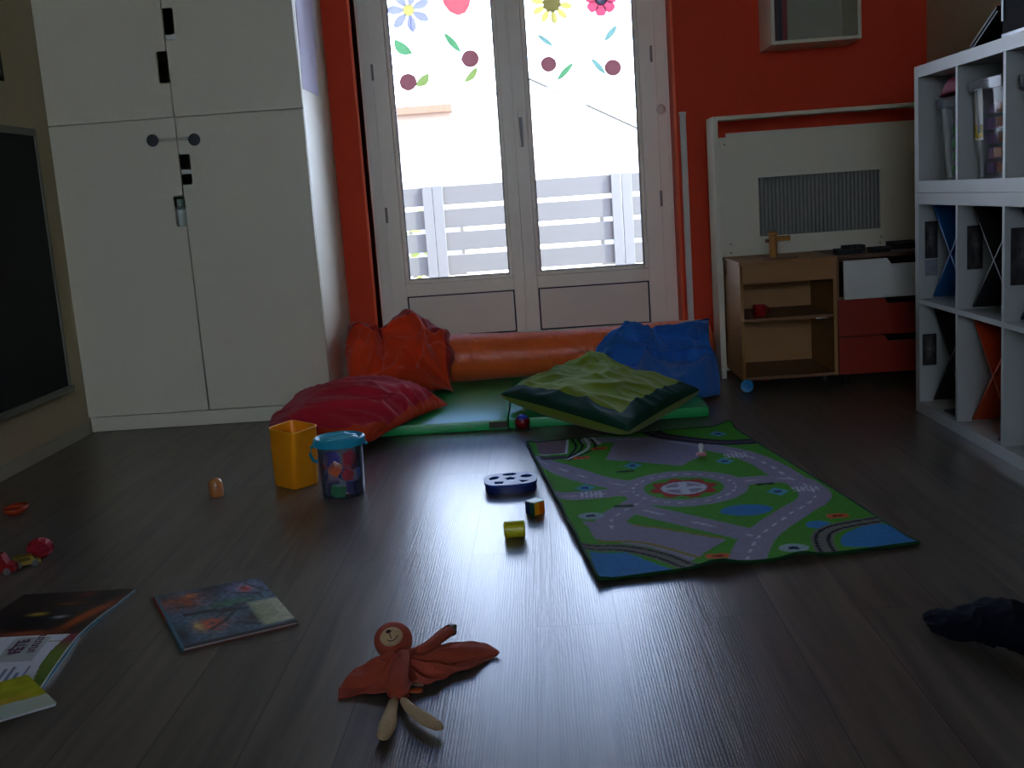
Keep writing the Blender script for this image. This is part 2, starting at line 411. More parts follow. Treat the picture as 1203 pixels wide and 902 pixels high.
OLIVE = paper_translucent('dark_olive_paper', (150, 140, 85)); DARKP = paper_translucent('charcoal_paper', (100, 96, 110)); TEAL = paper_translucent('teal_paper', (155, 200, 190))
STEM = paper_translucent('pale_thread', (235, 240, 235))
def deco(label, cx, cy, petals, pm, cen, cm, stem, leaves, ball):
    c = wpx(cx, stem[-1][1]); t = thing('window_flower', label, 'paper flower', c, group='paper flowers on the door glass')
    for q in petals: flat(q, pm, t, 'petal')
    if cen: flat(cen, cm, t, 'flower_centre', .0007)
    w = .35; S = [(x-w, y) for x, y in stem]+[(x+w, y) for x, y in reversed(stem)]
    flat(S, STEM, t, 'stem', .0)
    for l, m in leaves: flat(l, m, t, 'leaf', .0014)
    if ball: flat(ball, PLUM, t, 'berry', .0021)
    return t
deco('lilac pointed paper flower with yellow heart, leftmost on the door glass', 480, 12,
     petal_ring(480, 12, 6, 27, 7, 5.6, -PI/2+.23, True), PURP, circ(480, 12, 7), YELP, [(482, 20), (486, 60), (488, 95)],
     [(leaf(463, 46, 485, 63, 6.5, .5), GRN), (leaf(488, 101, 504, 86, 5.5, .4), LIME)], circ(479.5, 96.5, 10.2))
bl = [(519, -24), (517.5, -10), (521, 5), (528, 14), (538, 18.5), (547, 15), (552, 6), (554, -8), (552, -24)]
deco('coral tulip-shaped paper flower, second from the left on the door glass', 537, 0, [bl], PINK, None, None, [(538.5, 18), (541, 60), (544, 92)],
     [(leaf(521, 38, 541.5, 62, 4.2), GRN), (leaf(545, 97, 561, 78, 4.2, .4), LIME)], circ(552.5, 69, 10.4))
deco('yellow spiky paper sunflower with dark heart on the right door glass', 648, 4,
     petal_ring(648, 4, 9, 25, 10, 4.3, .15, True), YELP, circ(648, 4, 10.5), OLIVE, [(649, 14), (652, 60), (653.5, 90)],
     [(leaf(630.5, 40, 650.5, 55, 3.0), TEAL), (leaf(654, 95, 674, 73, 3.6), GRN)], circ(644.5, 75.5, 9.3))
deco('rose-pink rounded paper flower, rightmost on the door glass', 706, 0,
     petal_ring(706, 0, 5, 19, 7, 6.6, PI/2, False), REDP, circ(706, -1, 7.5), DARKP, [(706, 19), (708.5, 50), (711, 84)],
     [(leaf(709.5, 49, 725.5, 29, 3.8), TEAL), (leaf(694, 68, 712, 88, 3.4), TEAL)], circ(720, 79.5, 9.9))

# =================================================================== OUTSIDE
props(obj('terrace', B(-9, 9, YB+.31, 8.9, -.14, -.02), mat('terrace_concrete', (150, 148, 142), .9, .2, .08, 3), None), 'pale concrete terrace between the glass door and the slatted fence', 'terrace', kind='structure')
props(obj('outer_ground', B(-60, 60, 8.9, 90, -1.72, -1.6), mat('pale_ground', (190, 186, 172), .9, .2, .1, .5)), 'pale sunlit ground beyond the slatted fence', 'ground', kind='structure')
FG = mat('fence_grey', (99, 100, 97), .55, .4, .06, 3, stretch=(1, 1, 6)); FG2 = mat('fence_post_grey', (110, 112, 110), .5, .4, .04)
fe = thing('slatted_fence', 'grey fence of wide horizontal slats with narrow gaps beyond the terrace', 'fence', (0, 8.5, -.02))
FX = [-5.25, -3.80, -2.35, -.815+.0, .637, 2.09, 3.54, 4.99]
FX[2] = -.815-1.452; FX[1] = FX[2]-1.452; FX[0] = FX[1]-1.452
for a, c in zip(FX, FX[1:]):
    bm = bmesh.new()
    for k in range(5):
        z1 = .951-.177*k; box(bm, a+.075, c-.075, 8.49, 8.515, z1-.142-.001, z1, .004)
    obj('slat_panel', bm, FG, fe)
for a in FX:
    bm = bmesh.new(); box(bm, a-.078, a-.003, 8.46, 8.53, -.02, .957, .003); box(bm, a+.003, a+.078, 8.46, 8.53, -.02, .957, .003)
    obj('post', bm, FG2, fe)
TILE = mat('pale_roof', (226, 220, 205), .8, .3, .05, 2); HW = mat('render_white', (232, 228, 218), .9, .2, .04, 1); EDGE = mat('roof_edge', (84, 78, 68), .7)
ax_, az_ = -.204, 3.43
ho = thing('white_house', 'overexposed white house with a pyramid roof beyond the fence', 'house', (ax_, 30, -1.6))
hw = 4.9
obj('house_wall', B(ax_-hw+.3, ax_+hw-.3, 25.3+0, 25+2*hw-.3, -1.6, 1.05), HW, ho)
bm = bmesh.new(); R_ = [Vector((ax_-hw, 25, .85)), Vector((ax_+hw, 25, .85)), Vector((ax_+hw, 25+2*hw, .85)), Vector((ax_-hw, 25+2*hw, .85))]
# apex lies further back, so it is raised to keep the eaves-to-ridge pitch of a real roof
ap = Vector((ax_, 25+hw, .85+ (25+hw)/25*(3.43-.845)-.85+.845))
vs = [bm.verts.new(v) for v in R_]; va = bm.verts.new(ap)
lo = [bm.verts.new(v-Vector((0, 0, .12))) for v in R_]
for k in range(4):
    bm.faces.new((vs[k], vs[(k+1) % 4], va)); bm.faces.new((lo[k], lo[(k+1) % 4], vs[(k+1) % 4], vs[k]))
bm.faces.new(lo); obj('roof', bm, TILE, ho)
for k in range(4):
    bm = bmesh.new(); tube(bm, [R_[k]+Vector((0, 0, .0)), ap+Vector((0, 0, .01))], .035, 6); obj('ridge_cap', bm, EDGE, ho)
def hwin(cx, cz, w, hh):
    f = obj('window', B(cx-w/2-.08, cx+w/2+.08, 25.22, 25.32, cz-hh/2-.08, cz+hh/2+.08), EDGE, ho)
    obj('pane', B(cx-w/2, cx+w/2, 25.2, 25.24, cz-hh/2, cz+hh/2), mat('far_pane', (120, 130, 140), .1), f)
hwin(ax_-2.2, -.2, 1.1, 1.2); hwin(ax_+2.2, -.2, 1.1, 1.2)
oh = thing('orange_house', 'pale house with an orange-brown roof edge far behind the fence, at left', 'house', (-8, 44, -1.6))
obj('house_wall', B(-14, -3.1, 41.5, 50, -1.6, 4.3), mat('apricot_render', (150, 128, 112), .9, .2), oh)
bm = bmesh.new(); prism(bm, [(-14.5, 41, 4.05), (-2.62, 41, 4.05), (-2.62, 41, 4.32), (-14.5, 41, 4.32)], (0, 9.5, .3)); obj('roof', bm, mat('terracotta_edge', (122, 88, 68), .8), oh)
# hedge pieces seen as dark leaves in the fence gaps at far left
def shrub(name, label, c, r, seed):
    rnd = random.Random(seed); t = thing(name, label, 'shrub', (c[0], c[1], -1.6))
    bm = bmesh.new(); tube(bm, [(c[0], c[1], -1.6), (c[0]+.03, c[1], c[2])], [.05, .03], 8); obj('trunk', bm, mat('bark', (90, 70, 50), .9), t)
    bm = bmesh.new()
    for k in range(900):
        d = Vector((rnd.gauss(0, 1), rnd.gauss(0, 1), rnd.gauss(0, 1))).normalized()*r*rnd.uniform(.55, 1)
        p = Vector(c)+Vector((d.x, d.y, d.z*1.1)); a = Vector((rnd.gauss(0, 1), rnd.gauss(0, 1), rnd.gauss(0, 1))).normalized(); x, y = frame_of(a); s = .06
        q = [p+x*s, p+y*s*.45, p-x*s, p-y*s*.45]; bm.faces.new([bm.verts.new(v) for v in q])
    obj('foliage', bm, mat('shrub_leaf', (120, 125, 60), .7, .3, .3, 5), t)
shrub('shrub', 'leafy shrub glimpsed through the fence gaps at far left', (-1.9, 11.2, .05), .95, 3)

# =================================================================== WARDROBE
CY = 4.337
W0, WM, W1 = -1.908, -1.405, -.897
wd = thing('wardrobe', 'tall white wardrobe with four doors standing left of the glass door', 'wardrobe', ((W0+W1)/2, 4.64, 0))
WH = 2.08
bm = bmesh.new()
box(bm, W0, W0+.018, CY+.02, 4.928, 0, WH, .001); box(bm, W1-.018, W1, CY+.0195, 4.928, 0, WH, .001)
box(bm, W0+.018, W1-.018, 4.91, 4.928, .06, WH); box(bm, W0+.018, W1-.018, CY+.02, 4.91, WH-.018, WH)
for z in (.065, 1.222): box(bm, W0+.018, W1-.018, CY+.02, 4.91, z, z+.03)
obj('carcass', bm, WHITE, wd)
def wz(y, x=205): return px(x, y, 1, CY).z
for z, nm in ((px(205, 42, 1, CY).z, 'shelf'), (px(218, 201.5, 1, CY).z, 'shelf'), (.62, 'shelf')):
    obj(nm, B(W0+.018, W1-.018, CY+.022, 4.91, z-.009, z+.009), mat('shelf_white', (225, 222, 210), .5), wd)
obj('plinth', B(W0+.022, W1-.02, CY+.012, CY+.03, .003, .062, .001), WHITE, wd)
def wdoor(x0, x1, z0, z1, notch_side, n0, n1, nw):
    """door with a rectangular finger notch cut into its meeting edge"""
    r = .006
    if notch_side == 'L':
        P = [(x0, z0), (x1, z0), (x1, z1), (x0, z1), (x0, n1), (x0+nw-r, n1), (x0+nw, n1-r), (x0+nw, n0+r), (x0+nw-r, n0), (x0, n0)]
    else:
        P = [(x0, z0), (x1, z0), (x1, n0), (x1-nw+r, n0), (x1-nw, n0+r), (x1-nw, n1-r), (x1-nw+r, n1), (x1, n1), (x1, z1), (x0, z1)]
    return plate(P, [], .019, (0, CY+.019, 0), (1, 0, 0), (0, 0, 1), .0015)
zs = 1.2365
g = .0022
n_ur = (px(200, 47, 1, CY).z, px(200, 9, 1, CY).z); n_ul = (px(190, 98, 1, CY).z, px(190, 60, 1, CY).z)
n_lr = (px(219, 217, 1, CY).z, px(219, 181, 1, CY).z); n_ll = (px(210, 266, 1, CY).z, px(210, 230, 1, CY).z)
d_ul = obj('door', wdoor(W0, WM-g, zs+.002, WH, 'R', n_ul[0], n_ul[1], .040), WHITE, wd)
d_ur = obj('door', wdoor(WM+g, W1-.001, zs+.002, WH, 'L', n_ur[0], n_ur[1], .040), WHITE, wd)
d_ll = obj('door', wdoor(W0, WM-g, .067, zs-.002, 'R', n_ll[0], n_ll[1], .040), WHITE, wd)
d_lr = obj('door', wdoor(WM+g, W1-.001, .067, zs-.002, 'L', n_lr[0], n_lr[1], .040), WHITE, wd)
for q, dd in ((px(179.5, 165, 1, CY), d_ll), (px(228.5, 164, 1, CY), d_lr)):
    bm = bmesh.new(); lathe(bm, (q.x, CY, q.z), [(0, 0), (.021, 0), (.024, .004), (.022, .009), (0, .011)], axis=Vector((0, -1, 0)))
    obj('child_lock_pad', bm, mat('charcoal_plastic', (38, 40, 44), .5), dd, smooth=True)
a, c = px(186, 165, 1, CY-.006), px(222, 164.5, 1, CY-.006)
obj('lock_strap', B(a.x, c.x, CY-.009, CY-.007, a.z-.006, a.z+.006), mat('frosted_strap', (200, 202, 190), .6, .2, alpha=.3), wd)
p = px(212, 246, 1, CY+.08)
t = thing('storage_jar', 'pale jar with dark green lid glimpsed through the lower finger notch of the white wardrobe', 'jar', (WM-.06, CY+.13, .629))
bm = bmesh.new(); lathe(bm, (WM-.06, CY+.13, .629), [(0, 0), (.07, 0), (.075, .02), (.075, p.z-.629), (.06, p.z-.629+.01), (0, p.z-.629+.01)]); obj('jar_body', bm, mat('pale_jar', (170, 180, 165), .3), t, smooth=True)
bm = bmesh.new(); lathe(bm, (WM-.06, CY+.13, p.z+.011), [(0, 0), (.066, 0), (.066, .03), (.06, .034), (0, .034)]); obj('jar_lid', bm, mat('green_jar_lid', (60, 90, 50), .4), t, smooth=True)
# sheets of paper taped to the wardrobe's side
def sheet(name, label, pts, off, rgb):
    bm = bmesh.new(); P = [px(x, y, 0, W1+off) for x, y in pts]; prism(bm, P, (.0008, 0, 0))
    return props(obj(name, bm, mat('paper_'+str(rgb[0]), rgb, .7, .3)), label, 'paper')
sheet('paper_sheet', 'front pale lilac paper sheet taped high on the side of the white wardrobe', [(345, -20), (364, -24), (374.5, 113), (356, 104)], .0012, (196, 190, 214))
sheet('paper_sheet', 'whiter paper sheet partly under the lilac one on the wardrobe side', [(360, -26), (369, -28), (374.5, 60), (370, 58)], .0002, (216, 216, 212))

# =================================================================== LEFT WALL
bx = XL
P = [px(37.2, 152, 0, bx), px(79.8, 459, 0, bx)]
y1 = P[0].y-.005; zt, zb = P[0].z, .207
bb = thing('blackboard', 'large black chalkboard with pale frame hanging low on the left wall', 'blackboard', (bx, 2.9, zb))
yb0 = 1.6
obj('board', B(bx+.004, bx+.014, yb0+.02, y1-.018, zb+.022, zt-.025), mat('chalkboard_black', (30, 34, 33), .75, .3, .15, 4), bb)
bm = bmesh.new(); FRM = mat('board_frame', (112, 116, 102), .5)
box(bm, bx+.0005, bx+.018, y1-.02, y1, zb, zt, .002); box(bm, bx+.0005, bx+.018, yb0, yb0+.02, zb, zt, .002)
box(bm, bx+.0005, bx+.018, yb0, y1, zt-.027, zt, .002); box(bm, bx+.0005, bx+.03, yb0, y1, zb, zb+.022, .002)
obj('frame', bm, FRM, bb)
q0, q1 = px(1.5, 50, 0, bx+.01), px(5, 95, 0, bx+.01)
pf = thing('framed_picture', 'dark framed picture on the left wall at the upper left photo edge', 'picture', (bx, q1.y-.12, q1.z))
obj('frame_border', B(bx+.0005, bx+.012, q1.y-.26, q1.y, q1.z, q0.z+.02, .002), BLACK, pf)
obj('picture', B(bx+.0121, bx+.0135, q1.y-.24, q1.y-.015, q1.z+.015, q1.z+.04), mat('grey_mount', (90, 92, 86), .7), pf)

# =================================================================== WALL CUBE SHELF
sx0, sx1, sy0 = 1.0, 1.368, 4.68
sz0 = px(903, 53, 1, sy0).z; sz1 = sz0+.36
ws = thing('wall_cube_shelf', 'white open cube shelf hung high on the red wall', 'shelf', ((sx0+sx1)/2, sy0, sz0))
tt = .014
bm = bmesh.new()
box(bm, sx0, sx0+tt, sy0, YB-.001, sz0, sz1, .001); box(bm, sx1-tt, sx1, sy0, YB-.001, sz0, sz1, .001)
box(bm, sx0+tt, sx1-tt, sy0, YB-.001, sz0, sz0+tt, .001); box(bm, sx0+tt, sx1-tt, sy0, YB-.001, sz1-tt, sz1, .001)
obj('cube_frame', bm, WHITE, ws); obj('back_panel', B(sx0+tt, sx1-tt, YB-.012, YB-.001, sz0+tt, sz1-tt), mat('shelf_back', (150, 150, 128), .7), ws)
bzz = sz0+tt
for k, (w, rgb, hh, lab) in enumerate(((.018, (60, 20, 26), .28, 'maroon'), (.016, (22, 22, 24), .30, 'black'), (.02, (120, 20, 40), .27, 'dark red'))):
    x0 = sx0+tt+.001+sum((.018, .016, .02)[:k])+.0015*k
    t = thing('book', lab+' book upright at the left inside the high white cube shelf', 'book', (x0+w/2, sy0+.12, bzz), group='books in the high cube shelf')
    bm = bmesh.new(); box(bm, x0, x0+.0025, sy0+.03, sy0+.21, bzz, bzz+hh); box(bm, x0+w-.0025, x0+w, sy0+.03, sy0+.21, bzz, bzz+hh); box(bm, x0, x0+w, sy0+.028, sy0+.031, bzz, bzz+hh)
    obj('cover', bm, mat('cover_'+lab, rgb, .5), t); obj('pages', B(x0+.003, x0+w-.003, sy0+.032, sy0+.207, bzz+.003, bzz+hh-.004), mat('page_paper', (215, 210, 195), .8), t)

# =================================================================== KITCHEN BACK FRAME
kf = thing('play_kitchen_backboard', 'white board frame with a ribbed window standing behind the wooden play kitchen', 'backboard', (1.15, 4.72, 0))
kx0, kx1, ky0, kyb, kz = .741, 1.70, 4.66, 4.83, 1.108
obj('side_board', B(kx0, kx0+.022, ky0, kyb, 0, kz, .001), WHITE, kf); obj('side_board', B(kx1-.022, kx1, ky0, kyb, 0, kz, .001), WHITE, kf)
obj('top_board', B(kx0+.022, kx1-.022, ky0, ky0+.12, kz-.016, kz, .001), WHITE, kf)
wx0, wx1, wz0, wz1 = .939, 1.455, .597, .846
ptop = 1.036
P = [(kx0+.023, .02), (kx1-.023, .02), (kx1-.023, ptop-.012), (kx1-.06, ptop-.012), (kx1-.06, ptop+.004), (kx0+.068, ptop+.004), (kx0+.068, ptop-.012), (kx0+.023, ptop-.012)]
obj('front_panel', plate(P, [[(wx0, wz0), (wx1, wz0), (wx1, wz1), (wx0, wz1)][::-1]], .016, (0, 4.756, 0), (1, 0, 0), (0, 0, 1)), WHITE, kf)
bm = bmesh.new(); n = 64
top = []; w = (wx1-wx0+.02)/n
for i in range(n+1): top.append((wx0-.01+i*w, 4.762+(.004 if i % 2 else 0)))
va = [bm.verts.new((x, y, wz0-.01)) for x, y in top]; vb = [bm.verts.new((x, y, wz1+.01)) for x, y in top]
vc = [bm.verts.new((x, y+.003, wz0-.01)) for x, y in top]; vd = [bm.verts.new((x, y+.003, wz1+.01)) for x, y in top]
for i in range(n): bm.faces.new((va[i], va[i+1], vb[i+1], vb[i])); bm.faces.new((vc[i+1], vc[i], vd[i], vd[i+1]))
obj('ribbed_sheet', bm, mat('ribbed_grey_plastic', (120, 122, 116), .35, .5, .1, 30), kf)
for (qx, qy) in ((832+11.5, 169.5), (851, 170), (858.5, 287), (859, 297), (1035.5, 278), (1034, 285)):
    q = px(qx, qy, 1, 4.74); bm = bmesh.new(); lathe(bm, (q.x, 4.7401, q.z), [(0, 0), (.0032, 0), (.0032, .0012), (0, .0012)], 10, Vector((0, -1, 0))); obj('screw_hole', bm, DARK, kf)

# =================================================================== PLAY KITCHEN CART
cx0, cx1, cy0, cy1, cz = .772, 1.150, 4.32, 4.70, .522
ct = thing('play_kitchen_cart', 'birch play kitchen cart with open shelves in front of the white backboard', 'toy kitchen', ((cx0+cx1)/2, 4.5, 0))
zb = .047
hole = rrect(cy0+.12, cy0+.145, .447, .476, .004)
hole = [(a, b_) for a, b_ in hole]
sd = plate([(cy0, zb), (cy1, zb), (cy1, cz-.015), (cy0, cz-.015)], [rrect(4.622, 4.647, .452, .485, .005)[::-1]], .012, (cx0, 0, 0), (0, 1, 0), (0, 0, 1))
obj('side_panel', sd, BIRCH, ct)
obj('side_panel', B(cx1-.012, cx1, cy0, cy1, zb, cz-.015), BIRCH, ct)
obj('back_panel', B(cx0+.012, cx1-.012, cy1-.008, cy1-.001, zb, cz-.015), mat('birch_light', (158, 114, 62), .5, .4, .08, 5), ct)
obj('countertop', B(cx0-.004, cx1+.002, cy0-.006, cy1, cz-.015, cz, .002), [BIRCH], ct)
obj('apron', B(cx0+.012, cx1-.012, cy0+.002, cy0+.014, .434, cz-.015), BIRCH, ct)
sh = obj('shelf', B(cx0+.012, cx1-.012, cy0+.012, cy1-.008, .281, .293), mat('birch_shelf', (122, 84, 48), .5, .4, .1, 6), ct)
obj('shelf_clip', B(1.07, 1.115, cy0+.006, cy0+.02, .277, .283, .001), mat('white_clip', (190, 190, 182), .5), ct)
obj('bottom_board', B(cx0+.012, cx1-.012, cy0+.002, cy1-.008, zb, zb+.012), MATS['birch_shelf'], ct)
bm = bmesh.new(); box(bm, cx0+.012, cx1-.012, cy0+.001, cy0+.0019, zb, zb+.012); 
bm.free()
def wheel(x, y, rgb, lab, parent):
    r = .0225; bm = bmesh.new(); lathe(bm, (x-.009, y, r+.0005), [(0, 0), (r*.55, 0), (r*.6, .002), (r*.9, 0), (r, .003), (r, .015), (r*.9, .018), (0, .018)], 24, Vector((1, .0, 0)))
    return obj('wheel', bm, mat('wheel_'+lab, rgb, .4), parent, smooth=True, label=lab+' wheel')
for x, y, rgb, lab in ((cx0+.013, cy0+.012, (20, 130, 185), 'blue'), (cx0+.14, cy0+.22, (190, 70, 35), 'orange'), (cx1-.03, cy0+.10, (30, 30, 32), 'black'), (cx1-.03, cy1-.05, (30, 30, 32), 'black')):  # right wheels coloured dark to stand in for the shadow under the cart
    if lab == 'blue' and x < 1:
        bm = bmesh.new(); lathe(bm, (x, y-.02+.002, .0265), [(0, 0), (.010, 0), (.012, .003), (.024, .001), (.026, .005), (.026, .016), (.024, .019), (0, .02)], 26, Vector((.25, 1, 0)))
        obj('wheel', bm, mat('wheel_blue', rgb, .4), ct, smooth=True, label='blue wheel')
    else: wheel(x, y, rgb, lab, ct)
# faucet
q = px(908.5, 301, 1, 4.42); fxx, fyy = q.x, 4.42
ft = thing('toy_faucet', 'wooden toy faucet with side spout standing on the birch kitchen cart top', 'toy faucet', (fxx, fyy, cz))
bm = bmesh.new(); lathe(bm, (fxx+.025, fyy, cz+.0006), [(0, 0), (.098, 0), (.10, .003), (.098, .006), (0, .006)], 40, sy=.75); obj('sink_ring', bm, mat('sink_ring_brown', (118, 82, 48), .5), ft, smooth=True)
OAK = mat('faucet_wood', (178, 122, 52), .5, .4, .12, 20)
bm = bmesh.new(); lathe(bm, (fxx, fyy, cz+.006), [(0, 0), (.016, 0), (.016, .085), (.013, .088), (0, .088)], 20); obj('post', bm, OAK, ft, smooth=True)
bm = bmesh.new(); lathe(bm, (fxx, fyy, cz+.094), [(0, 0), (.017, 0), (.021, .004), (.021, .009), (.014, .014), (0, .014)], 20); obj('tap_cap', bm, OAK, ft, smooth=True)
bm = bmesh.new(); tube(bm, [(fxx+.01, fyy, cz+.078), (fxx+.068, fyy-.003, cz+.078)], .0105, 14); obj('spout', bm, OAK, ft, smooth=True)
bm = bmesh.new(); tube(bm, [(fxx-.01, fyy, cz+.072), (fxx-.03, fyy, cz+.072)], [.006, .007], 12); obj('handle', bm, mat('faucet_dark_wood', (120, 78, 38), .5), ft, smooth=True)
# red cup
q = px(892.5, 369, 1, 4.42)
cu = thing('toy_cup', 'small red toy cup on the birch cart middle shelf', 'toy cup', (q.x, 4.42, .2935))
bm = bmesh.new(); lathe(bm, (q.x, 4.42, .2935), [(0, 0), (.021, 0), (.0245, .004), (.026, .047), (.0235, .047), (.022, .006), (0, .005)], 28); obj('cup_body', bm, mat('red_plastic', (150, 16, 20), .3), cu, smooth=True)
bm = bmesh.new(); tube(bm, [(q.x+.024, 4.40, .331), (q.x+.034, 4.395, .328), (q.x+.035, 4.395, .312), (q.x+.024, 4.40, .306)], .0035, 8); obj('handle', bm, MATS['red_plastic'], cu, smooth=True)

# =================================================================== DRAWER UNIT
dx0, dx1 = 1.152, 1.60
du = thing('drawer_unit', 'low drawer unit with one white and two red drawers beside the birch cart', 'drawers', ((dx0+dx1)/2, 4.5, 0))
bm = bmesh.new(); box(bm, dx0+.002, dx0+.014, cy0+.02, cy1, .045, .508); box(bm, dx1-.012, dx1, cy0+.02, cy1, .045, .508); box(bm, dx0+.014, dx1-.012, cy1-.012, cy1, .045, .508)
for z in (.045, .196, .346): box(bm, dx0+.014, dx1-.012, cy0+.025, cy1-.012, z, z+.01)
obj('carcass', bm, MATS['birch_shelf'], du)
obj('countertop', B(dx0+.001, dx1+.004, cy0-.004, cy1, .508, .523, .002), mat('walnut_top', (96, 66, 44), .5, .4, .15, 10, stretch=(1, 6, 1)), du)
for x in (dx0+.04, dx1-.04):
    for y in (cy0+.05, cy1-.05):
        bm = bmesh.new(); lathe(bm, (x, y, 0.0005), [(0, 0), (.016, 0), (.018, .044), (0, .044)], 16); obj('foot', bm, BLACK, du, smooth=True)
def drawer(z0, z1, m, pull, lab):
    yf = cy0-pull; nx0 = 1.335; x0 = dx0+.004+ (.012 if pull else 0); x1 = dx1-.003
    P = [(x0, z0), (x1, z0), (x1, z1-.0), (1.56, z1), (1.545, z1-.026), (nx0+.02, z1-.026), (nx0, z1), (x0, z1)]
    P = [(x0, z0), (x1, z0), (x1, z1), (1.56, z1), (1.542, z1-.024), (nx0+.018, z1-.024), (nx0, z1), (x0, z1)]
    f = obj('drawer', plate(P, [], .014, (0, yf+.014, 0), (1, 0, 0), (0, 0, 1), .001), m, du, label=lab)
    bm = bmesh.new(); xa, xb, ya, yb_ = dx0+.02, dx1-.018, yf+.0145, cy1-.03; zz0, zz1 = z0+.012, z1-.035
    box(bm, xa, xa+.008, ya, yb_, zz0, zz1); box(bm, xb-.008, xb, ya, yb_, zz0, zz1); box(bm, xa, xb, yb_-.008, yb_, zz0, zz1); box(bm, xa, xb, ya, yb_, zz0, zz0+.005)
    obj('drawer_box', bm, mat('drawer_inside_brown', (44, 32, 24), .7, .2), f)
REDD = mat('red_orange_lacquer', (136, 34, 10), .4, .4, .03)
drawer(.352, .505, mat('drawer_white', (200, 200, 192), .45), .045, 'white drawer, pulled slightly open')
drawer(.200, .347, REDD, .0, 'upper red drawer'); drawer(.047, .196, REDD, .0, 'lower red drawer')
def burner(x0, x1, y0, y1, h, lab):
    t = thing('toy_tray', lab, 'toy dish', ((x0+x1)/2, (y0+y1)/2, .5235), group='black toy trays on the drawer unit')
    bm = bmesh.new(); z = .5235; w = .006
    box(bm, x0, x1, y0, y1, z, z+.006, .001); box(bm, x0, x0+w, y0, y1, z+.006, z+h); box(bm, x1-w, x1, y0, y1, z+.006, z+h); box(bm, x0+w, x1-w, y0, y0+w, z+.006, z+h*.8); box(bm, x0+w, x1-w, y1-w, y1, z+.006, z+h)
    obj('tray_body', bm, BLACK, t)
    for k in (0, 1, 2):
        xx = x0+(x1-x0)*(.25+.25*k); obj('divider', B(xx-.002, xx+.002, y0+w, y1-w, z+.006, z+h*.85), mat('charcoal_plastic', (38, 40, 44)), t)
burner(1.165, 1.262, 4.34, 4.42, .022, 'flat black toy tray at the near left corner of the drawer unit top')
burner(1.235, 1.318, 4.50, 4.56, .024, 'black toy tray farther back on the drawer unit top')
burner(1.300, 1.372, 4.345, 4.41, .020, 'flat black toy tray in the middle of the drawer unit top')
burner(1.410, 1.52, 4.45, 4.53, .030, 'black toy tray nearest the bookcase on the drawer unit top')

# =================================================================== BOOKCASES
BX0, BX1, BYE = 1.282, 1.668, 3.797
def bookcase(name, label, z0, rows, zc):
    t = thing(name, label, 'bookcase', ((BX0+BX1)/2, 3.06, z0)); th = .038; dv = .016; cell = (BYE-2*th-2.334-0.0-3*dv)/4.0
    cell = .3275
    y_in1 = BYE-th; ys = []; y = y_in1
    ye = y_in1-4*cell-3*dv-th
    bm = bmesh.new(); box(bm, BX0, BX1, y_in1, BYE, z0, zc, .0008); box(bm, BX0, BX1, ye, ye+th, z0, zc, .0008)
    box(bm, BX0, BX1, ye+th, y_in1, z0, z0+th, .0008); box(bm, BX0, BX1, ye+th, y_in1, zc-th, zc, .0008)
    obj('outer_frame', bm, SHELFWHITE, t)
    for k in range(3):
        yy = y_in1-cell*(k+1)-dv*k; obj('upright', B(BX0+.001, BX1-.002, yy-dv, yy, z0+th, zc-th), SHELFWHITE, t)
    cells = [(y_in1-k*(cell+dv)-cell, y_in1-k*(cell+dv)) for k in range(4)]
    zz = [(z0+th, zc-th)]
    if rows == 2:
        zm = .390
        for a, c in cells: obj('shelf_board', B(BX0+.001, BX1-.002, a, c, zm-.008, zm+.008), SHELFWHITE, t)
        zz = [(z0+th, zm-.008), (zm+.008, zc-th)]
    return t, cells, zz
lowbc, cells, lz = bookcase('cube_bookcase', 'lower white cube bookcase of two rows with crossed dividers, against the right wall', 0.0, 2, .758)
upbc, _, uz = bookcase('cube_bookcase', 'upper white cube bookcase of one row stacked on the two-row bookcase', .7592, 1, 1.173)
XCOL = {'blue': (22, 92, 150), 'dark grey': (38, 38, 40), 'black': (22, 23, 25), 'orange': (178, 60, 22), 'navy': (18, 34, 62), 'white': (190, 190, 185)}
def xdiv(cell, zr, colr, lab):
    a, c = cell; z0, z1 = zr; d = .0015
    t = thing('cross_divider', lab, 'divider insert', (BX0+.2, (a+c)/2, z0), group='crossed divider inserts in the lower bookcase')
    m = mat('insert_'+colr.replace(' ', '_'), XCOL[colr], .45); x0, x1 = BX0+.045, BX1-.02; th = .006
    def slab(p, q, s0, s1):
        bm = bmesh.new(); p = Vector((0, *p)); q = Vector((0, *q)); dd = (q-p); n_ = Vector((0, -dd.z, dd.y)).normalized()*th/2
        A = p+dd*s0; Bv = p+dd*s1
        prism(bm, [A+n_+Vector((x0, 0, 0)), Bv+n_+Vector((x0, 0, 0)), Bv-n_+Vector((x0, 0, 0)), A-n_+Vector((x0, 0, 0))], (x1-x0, 0, 0)); return bm
    e = .012
    obj('long_board', slab((a+e*.6, z0+e*.6), (c-e*.6, z1-e*.6), 0, 1), m, t)
    obj('half_board', slab((c-e*.6, z0+e*.6), (a+e*.6, z1-e*.6), 0, .488), m, t); obj('half_board', slab((c-e*.6, z0+e*.6), (a+e*.6, z1-e*.6), .512, 1), m, t)
xdiv(cells[0], lz[1], 'blue', 'blue crossed divider in the farthest upper compartment of the two-row bookcase')
xdiv(cells[1], lz[1], 'dark grey', 'dark grey crossed divider in the upper row, between the blue and navy ones')
xdiv(cells[2], lz[1], 'navy', 'navy crossed divider in the upper row at the right photo edge')
xdiv(cells[0], lz[0], 'black', 'black crossed divider in the farthest lower compartment of the two-row bookcase')
xdiv(cells[1], lz[0], 'orange', 'orange crossed divider in the lower row of the two-row bookcase')
xdiv(cells[3], lz[1], 'white', 'white crossed divider in the bookcase compartment nearest the camera')
